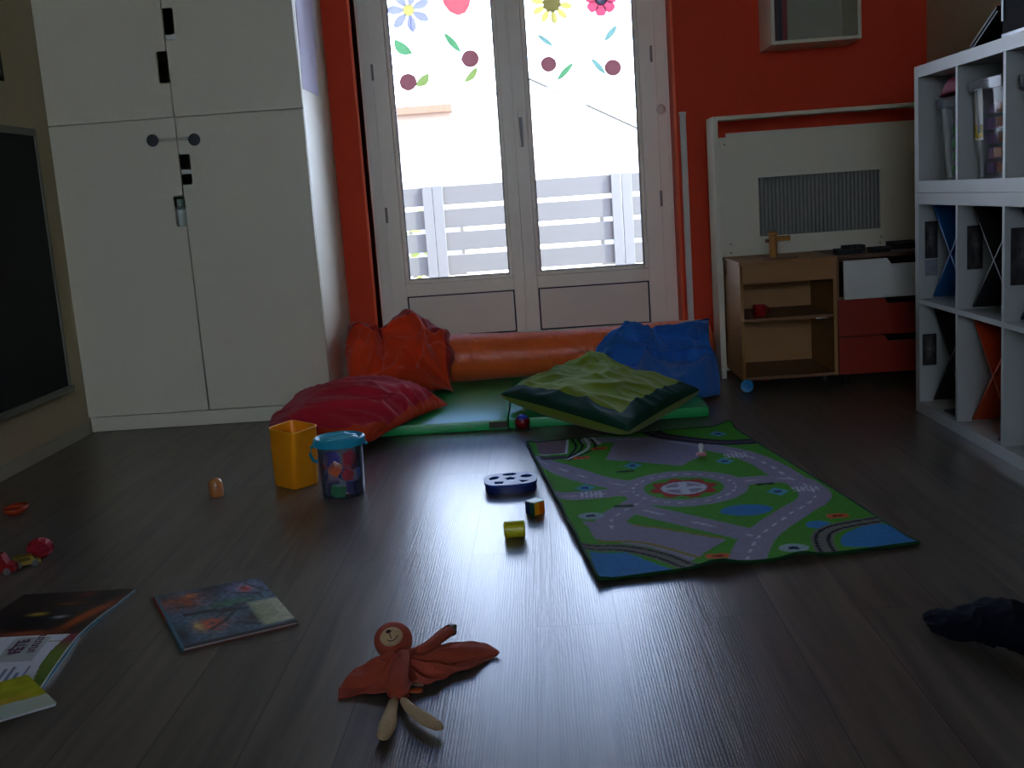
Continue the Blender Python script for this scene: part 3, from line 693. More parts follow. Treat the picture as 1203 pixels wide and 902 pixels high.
def photo(cell, x0, x1, z0, z1, lab, seed):
    y = cell[1]-.0012; nx, nz = 26, 30; rnd = random.Random(seed)
    hx, hz_ = rnd.uniform(.45, .6), rnd.uniform(.5, .6)
    me = bpy.data.meshes.new('print'); V, Fc, C = [], [], []
    for j in range(nz+1):
        for i in range(nx+1):
            u, v = i/nx, j/nz; V.append((x0+(x1-x0)*u, y, z0+(z1-z0)*v))
            k = noise.noise(Vector((u*4+seed, v*4, seed)))*.03; b_ = .016+k
            face = math.exp(-((u-hx)/.2)**2-((v-hz_)/.22)**2); b_ = max(.004, b_+.09*face)
            if abs(v-hz_-.05) < .03 and .06 < abs(u-hx) < .13: b_ = .01
            if abs(v-hz_+.13) < .02 and abs(u-hx) < .07: b_ = .015
            C.append((b_*1.1, b_, b_*.95, 1))
    for j in range(nz):
        for i in range(nx): a = j*(nx+1)+i; Fc.append((a, a+1, a+nx+2, a+nx+1))
    me.from_pydata(V, [], Fc); at_ = me.color_attributes.new('print', 'FLOAT_COLOR', 'POINT')
    for k, c in enumerate(C): at_.data[k].color = c
    o = obj('photo_print', me, painted('photo_gloss', .35)); so = o.modifiers.new('t', 'SOLIDIFY'); so.thickness = .0008
    return props(o, lab, 'photo')
photo(cells[0], 1.302, 1.345, .535, .66, 'dark photo stuck beside the blue crossed divider', 1)
photo(cells[1], 1.312, 1.36, .52, .655, 'dark portrait photo stuck beside the dark grey crossed divider', 2)
photo(cells[0], 1.292, 1.34, .165, .275, 'dark portrait photo stuck beside the black crossed divider, lower row', 3)
photo(cells[2], 1.30, 1.36, .50, .66, 'dark photo stuck beside the navy crossed divider', 5)
def paper_on(cell, x0, x1, z0, z1, lab):
    props(obj('paper_sheet', B(x0, x1, cell[1]-.0013, cell[1]-.0003, z0, z1), mat('paper_note', (120, 125, 132), .7, var=.4, scale=60)), lab, 'paper')
paper_on(cells[0], 1.302, 1.345, .475, .53, 'small grey note below the photo beside the blue crossed divider')
def folder(cell, x, z, rgb, lab):
    bm = bmesh.new(); box(bm, x, x+.2, cell[0]+.05, cell[1]-.12, z+.0005, z+.008, .001); props(obj('folder', bm, mat('folder_'+str(rgb[0]), rgb, .6)), lab, 'folder')
folder((cells[0][0]-.02, cells[0][1]-.06), 1.30, lz[0][0], (20, 22, 28), 'thin black folder lying on the bookcase floor under the black divider')
folder((cells[1][0]-.03, cells[1][0]+.18), 1.30, lz[0][0], (26, 28, 38), 'thin dark folder lying under the orange crossed divider')
# clear boxes with toys
CLEAR = glass_mat('clear_plastic', (.95, .97, 1.0), 1.05, film=.02, film_col=(.6, .66, .75), gloss=.05)
CLEARLID = glass_mat('clear_lid', (.9, .92, .97), 1.2, film=.18, film_col=(.65, .68, .78), gloss=.1)
def clearbox(cell, x0, w, d, lab, cols, seed, zt):
    zb_ = uz[0][0]+.0006; yc = cell; ya, yb_ = yc
    t = thing('clear_storage_box', lab, 'storage box', (x0+d/2, (ya+yb_)/2, zb_), group='clear storage boxes in the upper bookcase')
    def ring(x0_, x1_, y0_, y1_, z, r=.008): return [Vector((a, c, z)) for a, c in rrect(x0_, x1_, y0_, y1_, r)]
    bm = bmesh.new(); s = .014
    loft(bm, [ring(x0+s, x0+d-s, ya+s, yb_-s, zb_), ring(x0, x0+d, ya, yb_, zt-.03), ring(x0-.003, x0+d+.003, ya-.003, yb_+.003, zt-.03)], True, False)
    o = obj('box_body', bm, CLEAR, t, smooth=True)
    bm = bmesh.new(); loft(bm, [ring(x0-.012, x0+d+.012, ya-.012, yb_+.012, zt-.034), ring(x0-.014, x0+d+.014, ya-.014, yb_+.014, zt-.004), ring(x0-.004, x0+d+.004, ya-.004, yb_+.004, zt), ring(x0+.006, x0+d-.006, ya+.006, yb_-.006, zt-.006)], False, True)
    obj('lid', bm, CLEARLID, t, smooth=True)
    rnd = random.Random(seed); z = zb_+.03; k = 0
    while z < zt-.07:
        for (iy, ix) in ((0, 0), (.5, 0), (1, 0), (0, 1), (.5, 1), (1, 1)):
            y_ = ya+.040+(yb_-ya-.076)*iy+rnd.uniform(-.003, .002); x_ = x0+.040+ix*(d-.10)+rnd.uniform(-.003, .01); r = .021+rnd.uniform(-.003, .001)
            rgb = cols[k % len(cols)]; bm = bmesh.new()
            if k % 3 == 0: bmesh.ops.create_icosphere(bm, subdivisions=1, radius=r)
            elif k % 3 == 1: box(bm, -r*.8, r*.8, -r*.8, r*.8, -r*.75, r*.75, .004)
            else: lathe(bm, (0, 0, -r*.8), [(0, 0), (r*.9, 0), (r, .004), (r*.7, r*1.5), (0, r*1.6)], 14)
            bmesh.ops.transform(bm, matrix=Matrix.Translation((x_, y_, z)) @ Matrix.Rotation(rnd.uniform(0, 3), 4, 'Z') , verts=bm.verts)
            nm, cn = NAMES[rgb]
            props(obj('toy_piece', bm, mat('toy_'+nm, rgb, .4), smooth=True), nm+' toy piece inside the '+cnlab[seed]+' clear box of the upper bookcase', 'toy', 'toy pieces in the '+cnlab[seed]+' clear box, '+nm)
            k += 1
        z += .043
    return t
cnlab = {1: 'farthest', 2: 'middle', 3: 'nearest'}
NAMES = {(60, 130, 210): ('blue', ''), (170, 110, 60): ('tan', ''), (210, 60, 80): ('crimson', ''), (110, 125, 180): ('slate', ''), (80, 180, 90): ('green', ''), (230, 130, 120): ('salmon', ''), (40, 70, 170): ('royal blue', ''), (200, 110, 50): ('orange', ''), (160, 130, 180): ('mauve', ''), (200, 190, 150): ('ivory', '')}
clearbox((3.50, 3.715), 1.340, .22, .25, 'clear plastic box with a magenta bag on its lid in the farthest compartment', [(230, 130, 120), (210, 60, 80), (80, 180, 90), (110, 125, 180), (60, 130, 210), (170, 110, 60)], 1, 1.06)
clearbox((3.155, 3.375), 1.315, .22, .25, 'tall clear plastic toy box in the second compartment of the upper bookcase', [(40, 70, 170), (200, 110, 50), (160, 130, 180), (110, 125, 180), (80, 180, 90), (200, 190, 150)], 2, 1.085)
clearbox((2.80, 3.02), 1.315, .22, .25, 'clear plastic box at the right photo edge in the upper bookcase', [(200, 190, 150), (200, 110, 50)], 3, 1.07)
for lab, y, z, m_ in (('yellow and white card slipped inside the front of the middle clear box', 3.352, .985, (214, 196, 120)),):
    t = thing('picture_card', lab, 'card', (1.322, y, z-.07))
    bm = bmesh.new(); prism(bm, [(1.3225, y-.03, z-.075), (1.3225, y+.03, z-.075), (1.3185, y+.03, z+.075), (1.3185, y-.03, z+.075)], (.001, 0, 0)); obj('card_sheet', bm, mat('card_cream', (250, 244, 224), .6), t)
    bm = bmesh.new(); prism(bm, [(1.3221, y-.03, z-.068), (1.3221, y+.03, z-.068), (1.3212, y+.03, z-.03), (1.3212, y-.03, z-.03)], (.0006, 0, 0)); obj('yellow_band', bm, mat('card_yellow', (215, 185, 50), .6), t)
    bm = bmesh.new(); prism(bm, [(1.3198, y-.02, z+.035), (1.3198, y+.028, z+.045), (1.3194, y+.028, z+.06), (1.3194, y-.02, z+.05)], (.0006, 0, 0)); obj('red_band', bm, mat('card_red', (180, 50, 40), .6), t)

# ------------------------------------------------------------------ soft things
def catmull(c, n, axis):
    c = np.moveaxis(np.asarray(c, float), axis, 0); m = len(c)
    e = np.concatenate([[2*c[0]-c[1]], c, [2*c[-1]-c[-2]]]); out = []
    for i in range(n):
        t = i/(n-1)*(m-1); k = min(int(t), m-2); f = t-k; p0, p1, p2, p3 = e[k], e[k+1], e[k+2], e[k+3]
        out.append(.5*((2*p1)+(-p0+p2)*f+(2*p0-5*p1+4*p2-p3)*f*f+(-p0+3*p1-3*p2+p3)*f**3))
    return np.moveaxis(np.array(out), 0, axis)
MX0, MX1, MY0, MY1, MZ = -.97, .57, 3.90, 4.86, .040
def ground(x, y):
    return MZ+.001 if (MX0 < x < MX1 and MY0 < y < MY1) else .001
def cushion(root, name, ctrl, thick, m, nu=70, nv=60, seed=0., folds=(), band=None, bandname='border', bandmat=None, ex=.42, fshare=.6, keep=None, extra=None):
    P = catmull(catmull(ctrl, nv, 0), nu, 1)       # [v][u]
    du = np.gradient(P, axis=1); dv = np.gradient(P, axis=0); Nn = np.cross(du, dv); Nn /= np.linalg.norm(Nn, axis=2)[..., None]+1e-9
    for _ in range(3):
        Nn[1:-1, 1:-1] = (Nn[1:-1, 1:-1]*2+Nn[:-2, 1:-1]+Nn[2:, 1:-1]+Nn[1:-1, :-2]+Nn[1:-1, 2:])/6
    Nn /= np.linalg.norm(Nn, axis=2)[..., None]+1e-9
    if (Nn*(CAMPOS-P)).sum(2).mean() < 0: Nn = -Nn
    V, idx_f, idx_b = [], {}, {}
    for j in range(nv):
        for i in range(nu):
            u, v = i/(nu-1), j/(nv-1); pr = (max(0, 4*u*(1-u))*max(0, 4*v*(1-v)))**ex
            w = 0.
            for (fu, fv, amp, rot) in folds:
                uu = u*math.cos(rot)+v*math.sin(rot); vv = -u*math.sin(rot)+v*math.cos(rot)
                q = noise.noise(Vector((uu*fu+seed*7.1, vv*fv+seed*3.3, seed+rot)))
                w += amp*((1-min(1, abs(q)*2.6))**1.5*1.3-.45)
            if extra: w += extra(u, v)
            w *= min(1, pr*1.6)
            p, n_ = P[j, i], Nn[j, i]
            a = p+n_*(thick*fshare*pr+w); b_ = p-n_*(thick*(1-fshare)*pr)
            for q in (a, b_): q[2] = max(q[2], ground(q[0], q[1])+.0005)
            if keep: a, b_ = keep(a), keep(b_)
            edge = i in (0, nu-1) or j in (0, nv-1)
            idx_f[(j, i)] = len(V); V.append(tuple(a))
            if edge: idx_b[(j, i)] = idx_f[(j, i)]
            else:
                idx_b[(j, i)] = len(V); V.append((b_[0], b_[1], b_[2]-.0004 if b_[2] > .01 else b_[2]))
    Fm, Fb = [], []
    for j in range(nv-1):
        for i in range(nu-1):
            u, v = (i+.5)/(nu-1), (j+.5)/(nv-1); t_ = Fb if (band and band(u, v, 1)) else Fm
            t_.append((idx_f[(j, i)], idx_f[(j, i+1)], idx_f[(j+1, i+1)], idx_f[(j+1, i)]))
            t_ = Fb if (band and band(u, v, -1)) else Fm
            t_.append((idx_b[(j, i)], idx_b[(j+1, i)], idx_b[(j+1, i+1)], idx_b[(j, i+1)]))
    o = None
    for nm, Fc, mm in ((name, Fm, m), (bandname, Fb, bandmat)):
        if not Fc: continue
        used = sorted(set(k for f in Fc for k in f)); r = {k: n_ for n_, k in enumerate(used)}
        me = bpy.data.meshes.new(nm); me.from_pydata([V[k] for k in used], [], [[r[k] for k in f] for f in Fc]); me.update()
        o = obj(nm, me, mm, root, smooth='all')
    return P
def pz(x, y, z): return px(x, y, 2, z)
def py_(x, y, Y): return px(x, y, 1, Y)

# green gym mat
gm = thing('floor_mat', 'thin green padded floor mat lying under the cushions before the door', 'mat', ((MX0+MX1)/2, 4.38, 0))
MATG = mat('green_vinyl', (36, 162, 84), .30, .5, .04, 5, .12, 9)
bm = bmesh.new(); box(bm, MX0, -.165, MY0, MY1, .0008, MZ, .008); obj('mat_panel', bm, MATG, gm, smooth=True)
bm = bmesh.new(); box(bm, -.163, MX1, MY0, MY1, .0008, MZ, .008); obj('mat_panel', bm, MATG, gm, smooth=True)
obj('hook_tab', B(-.235, -.17, MY0-.0015, MY0+.0005, .008, .032, .0005), mat('brown_tab', (62, 52, 46), .8), gm)

# orange bolster
bo = thing('bolster', 'long orange satin bolster lying along the foot of the glass door', 'bolster', (.12, 4.72, MZ))
A = Vector((-.492, 4.765, .152)); Bv = Vector((.716, 4.735, .148)); bm = bmesh.new(); ns, nr = 90, 40; rings = []
for i in range(ns+1):
    s = i/ns; c = A.lerp(Bv, s); r = .108-.012*math.sin(PI*min(1, s*1.15))**2; e = min(s, 1-s)*1.2
    sq = 1. if e > .035 else math.sqrt(max(0., 1-((.035-e)/.035)**2))*.55+.45
    ring = []
    for k in range(nr):
        a = 2*PI*k/nr; rr = r*sq*(1+.012*noise.noise(Vector((s*40+a*2.2, a*2, 3)))+.02*noise.noise(Vector((s*6, a*1.5, 8))))
        q = c+Vector((0, math.cos(a)*rr, math.sin(a)*rr*(1.0))); q.z = max(q.z, MZ+.002) if q.x < MX1 else max(q.z, .03); ring.append(q)
    rings.append(ring)
loft(bm, rings, True, True)
SAT = mat('orange_satin', (236, 104, 42), .35, .5, .05, 20, .9, 26, sheen=.12, stretch=(1.6, .5, .5)); obj('cover', bm, SAT, bo, smooth='all')
for P_, d in ((A, -1), (Bv, 1)):
    bm = bmesh.new(); lathe(bm, P_+Vector((d*.0005, 0, 0)), [(.051, 0), (.053, .003), (.049, .006), (0, .007)], 30, Vector((d, 0, 0))); obj('end_disc', bm, mat('amber_satin', (206, 110, 30), .4), bo, smooth=True)

# orange-red crumpled cushion in the corner
def bk(rows): return np.array([[tuple(p) for p in r] for r in rows])
oc = thing('floor_cushion', 'crumpled orange-red cushion slumped in the corner beside the white wardrobe', 'cushion', (-.66, 4.55, MZ))
rows = [[py_(412, 400, 4.72), py_(426, 383, 4.72), py_(449, 392, 4.70), py_(477, 368, 4.70), py_(503, 384, 4.68), py_(511, 404, 4.66)],
        [py_(408, 420, 4.66), py_(430, 410, 4.64), py_(455, 412, 4.62), py_(482, 403, 4.62), py_(506, 411, 4.6), py_(533, 412, 4.57)],
        [py_(409, 437, 4.58), py_(430, 434, 4.55), py_(455, 436, 4.52), py_(482, 436, 4.52), py_(505, 434, 4.52), py_(529, 432, 4.54)],
        [pz(409, 450, .05), pz(430, 458, .055), pz(455, 463, .055), pz(482, 464, .055), pz(505, 459, .055), pz(522, 450, .055)]]
def fold_o(u, v):
    w = 0
    for (a, b_, c_, d_, amp, wd_) in ((.16, .0, .34, .62, .02, .05), (.62, .0, .80, .60, .02, .05), (.80, .6, .98, .1, .018, .05), (.1, .72, .95, .86, .016, .07), (.40, .1, .36, .7, -.022, .045), (.9, .3, .62, .75, -.02, .05)):
        dx, dy = c_-a, d_-b_; t_ = max(0, min(1, ((u-a)*dx+(v-b_)*dy)/(dx*dx+dy*dy))); d = math.hypot(u-a-dx*t_, v-b_-dy*t_); w += 2.3*amp*math.exp(-(d/(wd_*.8))**2)
    return w
CL_O = mat('orange_red_cotton', (214, 62, 22), .8, .2, .08, 30, .2, 300, sheen=.12); CL_OD = mat('dark_red_cotton', (150, 30, 24), .85, .2, .08, 30, .2, 300, sheen=.12)
cushion(oc, 'cover', bk(rows), .15, CL_O, 90, 60, 1., [(5, 2.5, .024, .6), (9, 4, .010, -.7)], band=lambda u, v, s: (v < .16+.05*math.sin(u*9)) and s > 0 or u > .955, bandname='border', bandmat=CL_OD, extra=fold_o, ex=.35)

# flat red cushion in front of it
rc = thing('floor_cushion', 'flat dark red cushion with orange edge half on the floor, half on the green mat', 'cushion', (-.75, 4.15, 0))
rows = [[pz(330, 489, .045), pz(385, 461, .085), pz(438, 454, .10), pz(470, 459, .09), pz(527, 475, .055)],
        [pz(324, 497, .03), pz(372, 476, .10), pz(432, 468, .13), pz(476, 470, .10), pz(508, 482, .055)],
        [pz(319, 504, .02), pz(362, 496, .08), pz(412, 488, .10), pz(450, 488, .085), pz(480, 494, .055)],
        [pz(318, 510, .012), pz(350, 519, .02), pz(395, 523, .03), pz(432, 519, .035), pz(446, 511, .045)]]
CL_R = mat('dark_red_velour', (186, 34, 52), .9, .2, .08, 25, .2, 300, sheen=.10)
def band_r(u, v, s): return (v > .90 and u > .2) or (s > 0 and u > .93) or (s < 0 and v > .5)
cushion(rc, 'cover', bk(rows), .085, CL_R, 90, 60, 2., [(2.2, 8, .018, .25), (3, 13, .008, .3)], band=band_r, bandname='edge_band', bandmat=mat('orange_edge_cotton', (204, 66, 34), .8, .2, .08, 30), ex=.4, fshare=.75)
# green square cushion
gc = thing('floor_cushion', 'square lime green cushion with dark green border lying on the mat edge', 'cushion', (.2, 4.0, 0))
Lc, Fc_, Rc_, Bc = pz(587, 463.5, .105), pz(738, 507, .072), pz(823, 458, .09), None
Bc = Lc+Rc_-Fc_; Bc.z = .10
rows = []
for j in range(4):
    r = []
    for i in range(4):
        u, v = i/3, j/3   # u: L->F side to B->R ; v
        p = Bc*(1-u)*(1-v)+Rc_*u*(1-v)+Lc*(1-u)*v+Fc_*u*v
        p = Vector(p); k = (1-(2*u-1)**2)*(1-(2*v-1)**2); 
        if k == 0: 
            cen = (Lc+Fc_+Rc_+Bc)/4; e = .0 if (i in (0, 3) and j in (0, 3)) else .03
            p = p.lerp(Vector((cen.x, cen.y, p.z)), e)
        p.z += .010*k; r.append(tuple(p))
    rows.append(r)
def fold_g(u, v):
    w = 0; cu_, cv_ = .36, .22
    for k in range(9):
        a = .35+k*.62; dx, dy = math.cos(a)*(.34+.1*math.sin(k*2.7)), math.sin(a)*(.34+.1*math.cos(k*1.9))
        t_ = max(0, min(1, ((u-cu_)*dx+(v-cv_)*dy)/(dx*dx+dy*dy))); d = math.hypot(u-cu_-dx*t_, v-cv_-dy*t_); w = max(w, .020*(1-t_*.7)*math.exp(-(d/.032)**2))
    w += .035*math.exp(-((u-.3)**2+(v-.2)**2)/.02)
    return w
CL_G = mat('lime_cotton', (118, 138, 10), .85, .05, .07, 25, .15, 300, sheen=.12); CL_GD = mat('dark_green_cotton', (10, 58, 40), .8, .2, .08, 25, .15, 300)
cushion(gc, 'cover', np.array(rows), .155, CL_G, 80, 80, 3., [(4, 4, .010, .5), (9, 5, .006, 1.2)], band=lambda u, v, s: s > 0 and (u < .04 or u > .905 or v < .04 or v > .905), bandname='border', bandmat=CL_GD, extra=fold_g, ex=.36, fshare=.45)
q = pz(682, 491, .06)
# blue cushion
bc = thing('floor_cushion', 'crumpled blue cushion slumped against the right end of the orange bolster', 'cushion', (.45, 4.4, 0))
rows = [[py_(716, 393, 4.54), py_(743, 383, 4.52), py_(763, 392, 4.50), py_(803, 381, 4.50), py_(833, 373, 4.50)],
        [py_(703, 411, 4.52), py_(740, 405, 4.48), py_(770, 409, 4.46), py_(805, 404, 4.46), py_(834, 402, 4.46)],
        [py_(697, 427, 4.48), py_(740, 428, 4.42), py_(775, 430, 4.40), py_(810, 429, 4.40), py_(842, 425, 4.40)],
        [pz(690, 446, .05), pz(735, 455, .06), pz(775, 462, .06), pz(812, 466, .04), pz(846, 464, .015)]]
def fold_b(u, v):
    w = 0
    for (a, b_, c_, d_, amp, wd_) in ((.34, .15, .55, .42, .022, .035), (.30, .18, .20, .5, .018, .035), (.0, .5, .95, .50, .012, .05), (.45, .2, .95, .12, .016, .05), (.1, .78, .9, .7, -.012, .06), (.62, .34, .9, .3, -.014, .05), (.02, .3, .3, .05, .012, .05)):
        dx, dy = c_-a, d_-b_; t_ = max(0, min(1, ((u-a)*dx+(v-b_)*dy)/(dx*dx+dy*dy))); d = math.hypot(u-a-dx*t_, v-b_-dy*t_); w += 2.3*amp*math.exp(-(d/(wd_*.8))**2)
    return w
CL_B = mat('blue_cotton', (46, 112, 192), .8, .2, .08, 25, .2, 300, sheen=.12)
cushion(bc, 'cover', bk(rows), .15, CL_B, 90, 70, 5., [(3.5, 2.5, .040, .4), (8, 5, .018, -.5)], band=lambda u, v, s: s > 0 and (v < .05), bandname='border', bandmat=mat('navy_cotton', (14, 34, 96), .8, .2), extra=fold_b, ex=.36)

# dummies (pacifiers)
def pacifier(x, y, z, rz, label, m1, m2, sc=1.):
    t = thing('pacifier', label, 'pacifier', (x, y, z), rz); s = sc
    bm = bmesh.new(); lathe(bm, (0, 0, .006*s), [(0, 0), (.018*s, .0), (.021*s, .002*s), (.018*s, .005*s), (0, .006*s)], 24, sx=1.0, sy=.72); obj('shield', bm, m1, t, smooth=True, world=False)
    bm = bmesh.new(); lathe(bm, (0, 0, .011*s), [(.006*s, 0), (.0055*s, .008*s), (.008*s, .016*s), (.0085*s, .021*s), (.005*s, .027*s), (0, .028*s)], 18); obj('teat', bm, m2, t, smooth=True, world=False)
    bm = bmesh.new(); tube(bm, [(math.cos(a)*.014*s, math.sin(a)*.010*s, .0028*s) for a in [2*PI*k/16 for k in range(16)]], .0022*s, 8, closed=True); obj('ring', bm, m1, t, smooth=True, world=False)
TEAT = mat('milky_silicone', (205, 205, 200), .25, .5)
pacifier(*pz(503.5, 489, MZ)[:2], MZ+.001, .3, 'small whitish pacifier on the green mat beside the flat red cushion', mat('whitish_shield', (200, 205, 190), .3), TEAT, .95) if False else None
q = px(503.5, 489.5-1.5-0, 2, MZ)
q = px(503.5, 464.5, 2, MZ); pacifier(q.x, q.y, MZ+.0008, .3, 'small whitish pacifier on the green mat beside the flat red cushion', mat('whitish_shield', (200, 205, 190), .3), TEAT, .95)

# =================================================================== RUG
LB, RB, RF, LF = [np.array(v) for v in ((-.095, 3.641), (.615, 3.72), (.81, 2.383), (.077, 2.257))]
nu, nv = 150, 290
U, Vv = np.meshgrid(np.linspace(0, 1, nu), np.linspace(0, 1, nv)); u_, v_ = U[..., None], Vv[..., None]
XY = LF*(1-u_)*(1-v_)+RF*u_*(1-v_)+RB*u_*v_+LB*(1-u_)*v_
X_, Y_ = XY[..., 0], XY[..., 1]
col = np.empty((nv, nu, 3)); col[:] = lin((74, 150, 42))
def seg(pl):
    d = np.full(X_.shape, 9.)
    for a, c in zip(pl, pl[1:]):
        ax_, ay = a; bx_, by = c; dx, dy = bx_-ax_, by-ay; t_ = np.clip(((X_-ax_)*dx+(Y_-ay)*dy)/(dx*dx+dy*dy+1e-9), 0, 1); d = np.minimum(d, np.hypot(X_-ax_-dx*t_, Y_-ay-dy*t_))
    return d
def smoothl(pl, n=6):
    c = np.array(pl, float); 
    return [tuple(p) for p in catmull(c, (len(pl)-1)*n+1, 0)] if len(pl) > 2 else pl
def inside(pl):
    r = np.zeros(X_.shape, bool); n = len(pl)
    for k in range(n):
        x1, y1 = pl[k]; x2, y2 = pl[(k+1) % n]
        c = ((y1 > Y_) != (y2 > Y_)) & (X_ < (x2-x1)*(Y_-y1)/(y2-y1+1e-12)+x1); r ^= c
    return r
ROAD = lin((146, 142, 162)); LITE = lin((205, 205, 218)); WATER = lin((56, 128, 190)); DKRAIL = lin((34, 32, 40)); TEALC = lin((84, 160, 184)); ORNG = lin((206, 96, 44)); YL = lin((140, 130, 50)); DKG = lin((26, 60, 28))
def put(m, c): col[m] = c
RC = (.354, 2.963)
dist = np.hypot(X_-RC[0], Y_-RC[1])
roads = {'R1': [(-.076, 3.391), (.023, 3.241), (.103, 3.11), (.19, 3.023)], 'R2': [(-.06, 2.93), (.065, 2.94), (.195, 2.962)],
         'R3': [(.496, 2.979), (.567, 2.99), (.656, 2.975), (.685, 2.863), (.666, 2.765), (.581, 2.656), (.469, 2.492), (.397, 2.29)],
         'top': [(.12, 3.62), (.2, 3.60), (.326, 3.557), (.454, 3.455), (.568, 3.328), (.624, 3.175), (.656, 2.988)], 'R5': [(.226, 2.86), (.139, 2.715), (.13, 2.619)], 'R6': [(.2, 2.80), (.354, 2.626), (.455, 2.508)]}
for k, pl in roads.items():
    s_ = smoothl(pl); put(seg(s_) < (.042 if k != 'R1' else .046), ROAD)
put(inside([(.158, 3.332), (.20, 3.56), (.454, 3.47), (.47, 3.33), (.376, 3.20)]), ROAD)
put(inside([(.06, 2.70), (.17, 2.668), (.392, 2.486), (.289, 2.348), (.213, 2.46), (.085, 2.551)]), ROAD)
put((dist < .178), ROAD)
for k, pl in roads.items():
    s_ = np.array(smoothl(pl)); d = seg([tuple(p) for p in s_]); ph = (X_*.6+Y_)*1.0
    put((d < .0035) & (np.sin(ph*2*PI/.06) > .2), LITE)
put((np.abs(dist-.142) < .0035) & (np.sin(np.arctan2(Y_-RC[1], X_-RC[0])*24) > .2), LITE)
put(dist < .112, lin((74, 150, 42))); wob = .010*np.sin(np.arctan2(Y_-RC[1], X_-RC[0])*8)
put(dist < .088+wob, lin((176, 52, 44))); put(dist < .066, ROAD); put((dist < .062) & ((np.abs(X_-RC[0]) < .012) | (np.abs(Y_-RC[1]) < .012) | (dist > .052)), LITE)
put(inside([(.065, 2.45), (.153, 2.435), (.245, 2.29), (.10, 2.26), (.07, 2.25)]), WATER)
put(inside(smoothl([(.70, 2.37), (.645, 2.40), (.665, 2.475), (.732, 2.530), (.785, 2.528), (.83, 2.39)])), WATER)
put(((X_-.482)/.066)**2+((Y_-2.715)/.048)**2 < 1, WATER); put(np.hypot(X_-.627, Y_-2.558) < .030, WATER)
for pl in ([(.052, 2.485), (.147, 2.470), (.231, 2.394), (.290, 2.285)], [(.596, 2.345), (.612, 2.464), (.661, 2.530), (.785, 2.575)]):
    s_ = smoothl(pl); d = seg(s_); put(d < .026, lin((110, 112, 104))); put(np.abs(d-.0) < .0, DKRAIL); put((d > .010) & (d < .018), DKRAIL)
put(seg([(.186, 2.65), (.294, 2.58), (.384, 2.50)]) < .005, YL); put(seg(smoothl([(.091, 2.53), (.198, 2.500), (.31, 2.37)])) < .006, YL)
# railway at both far corners
put(inside([(-.07, 3.655), (.046, 3.66), (.036, 3.47), (-.05, 3.46)]), lin((120, 100, 106))); put(inside([(-.05, 3.43), (.036, 3.43), (.034, 3.39), (-.045, 3.385)]), lin((70, 62, 78)))
for k in range(4):
    put(seg(smoothl([(.06+.022*k, 3.66), (.07+.02*k, 3.53-.01*k), (.040, 3.40-.012*k)])) < .005, DKRAIL if k != 2 else LITE)
put(seg([(.046, 3.66), (.036, 3.46), (-.05, 3.455)]) < .004, LITE); put(seg([(.13, 3.66), (.15, 3.55)]) < .006, LITE)
d = seg(smoothl([(.33, 3.70), (.366, 3.612), (.442, 3.54), (.546, 3.475), (.66, 3.47)])); put(d < .036, lin((56, 50, 66))); put((d < .004), lin((100, 86, 90))); put((np.abs(d-.024) < .004), DKRAIL)
def zebra(cx, cy, w, h, a=0):
    xx = (X_-cx)*math.cos(a)+(Y_-cy)*math.sin(a); yy = -(X_-cx)*math.sin(a)+(Y_-cy)*math.cos(a)
    put((np.abs(xx) < w/2) & (np.abs(yy) < h/2) & (np.sin(xx*2*PI/.013) > -.1), LITE)
zebra(.672, 2.868, .07, .045); zebra(.090, 2.946, .065, .06); zebra(.558, 3.292, .07, .06)
for k, (x, y) in enumerate(((.22, 3.40), (.30, 3.35), (.36, 3.29), (.28, 3.48), (.40, 3.40))):
    xx, yy = np.abs(X_-x), np.abs(Y_-y); put((xx < .022) & (yy < .03) & ((xx > .016) | (yy < .004)), lin((140, 138, 150)))
for (x, y) in ((.078, 3.018), (.234, 3.237), (.513, 3.228), (.594, 2.859), (.552, 3.601)):
    q_ = np.abs(X_-x)*.8+np.abs(Y_-y)*.6; put(q_ < .024, TEALC); put((np.abs(X_-x) < .009) & (np.abs(Y_-y) < .010), lin((30, 50, 110)))
for (x, y) in ((.083, 2.742), (.532, 2.403)):
    q_ = ((X_-x)/.034)**2+((Y_-y)/.030)**2; put(q_ < 1, lin((150, 176, 182))); put((np.abs(X_-x) < .012) & (np.abs(Y_-y) < .010), lin((24, 34, 64)))
for (x, y) in ((.082, 3.383), (.145, 3.488), (.353, 2.373), (.69, 2.618)):
    q_ = (np.abs(X_-x) < .026) & (np.abs(Y_-y) < .017+.0*(X_)) & (np.abs(Y_-y) < .022-(X_-x)*.35); put(q_, ORNG); put((np.abs(X_-x) < .014) & (np.abs(Y_-y) < .006), lin((110, 28, 30)))
for (x, y) in ((.207, 3.175), (.175, 2.82), (.577, 2.942)):
    put((np.abs(X_-x) < .026) & (np.abs(Y_-y) < .011), DKG)
col *= (1+.22*(np.random.RandomState(2).rand(nv, nu, 1)-.5))
Z_ = .006+.0025*np.sin(X_*9+2)*np.sin(Y_*5)
edgef = np.exp(-(Vv/.02)**2); Z_ += edgef*(.012*np.exp(-((U-.36)/.06)**2)+.010*np.exp(-((U-.62)/.05)**2)+.004)
edgel = np.exp(-(U/.03)**2); Z_ += edgel*(.006+.006*np.sin(Vv*19)**2)+.016*np.exp(-(((1-Vv)/.03)**2+((1-U)/.05)**2))
Vt = np.stack([X_, Y_, Z_], -1).reshape(-1, 3); n_ = nu*nv
bot = Vt.copy(); bot[:, 2] = np.maximum(bot[:, 2]-.0055, .0006)
Fc = [(j*nu+i, j*nu+i+1, (j+1)*nu+i+1, (j+1)*nu+i) for j in range(nv-1) for i in range(nu-1)]
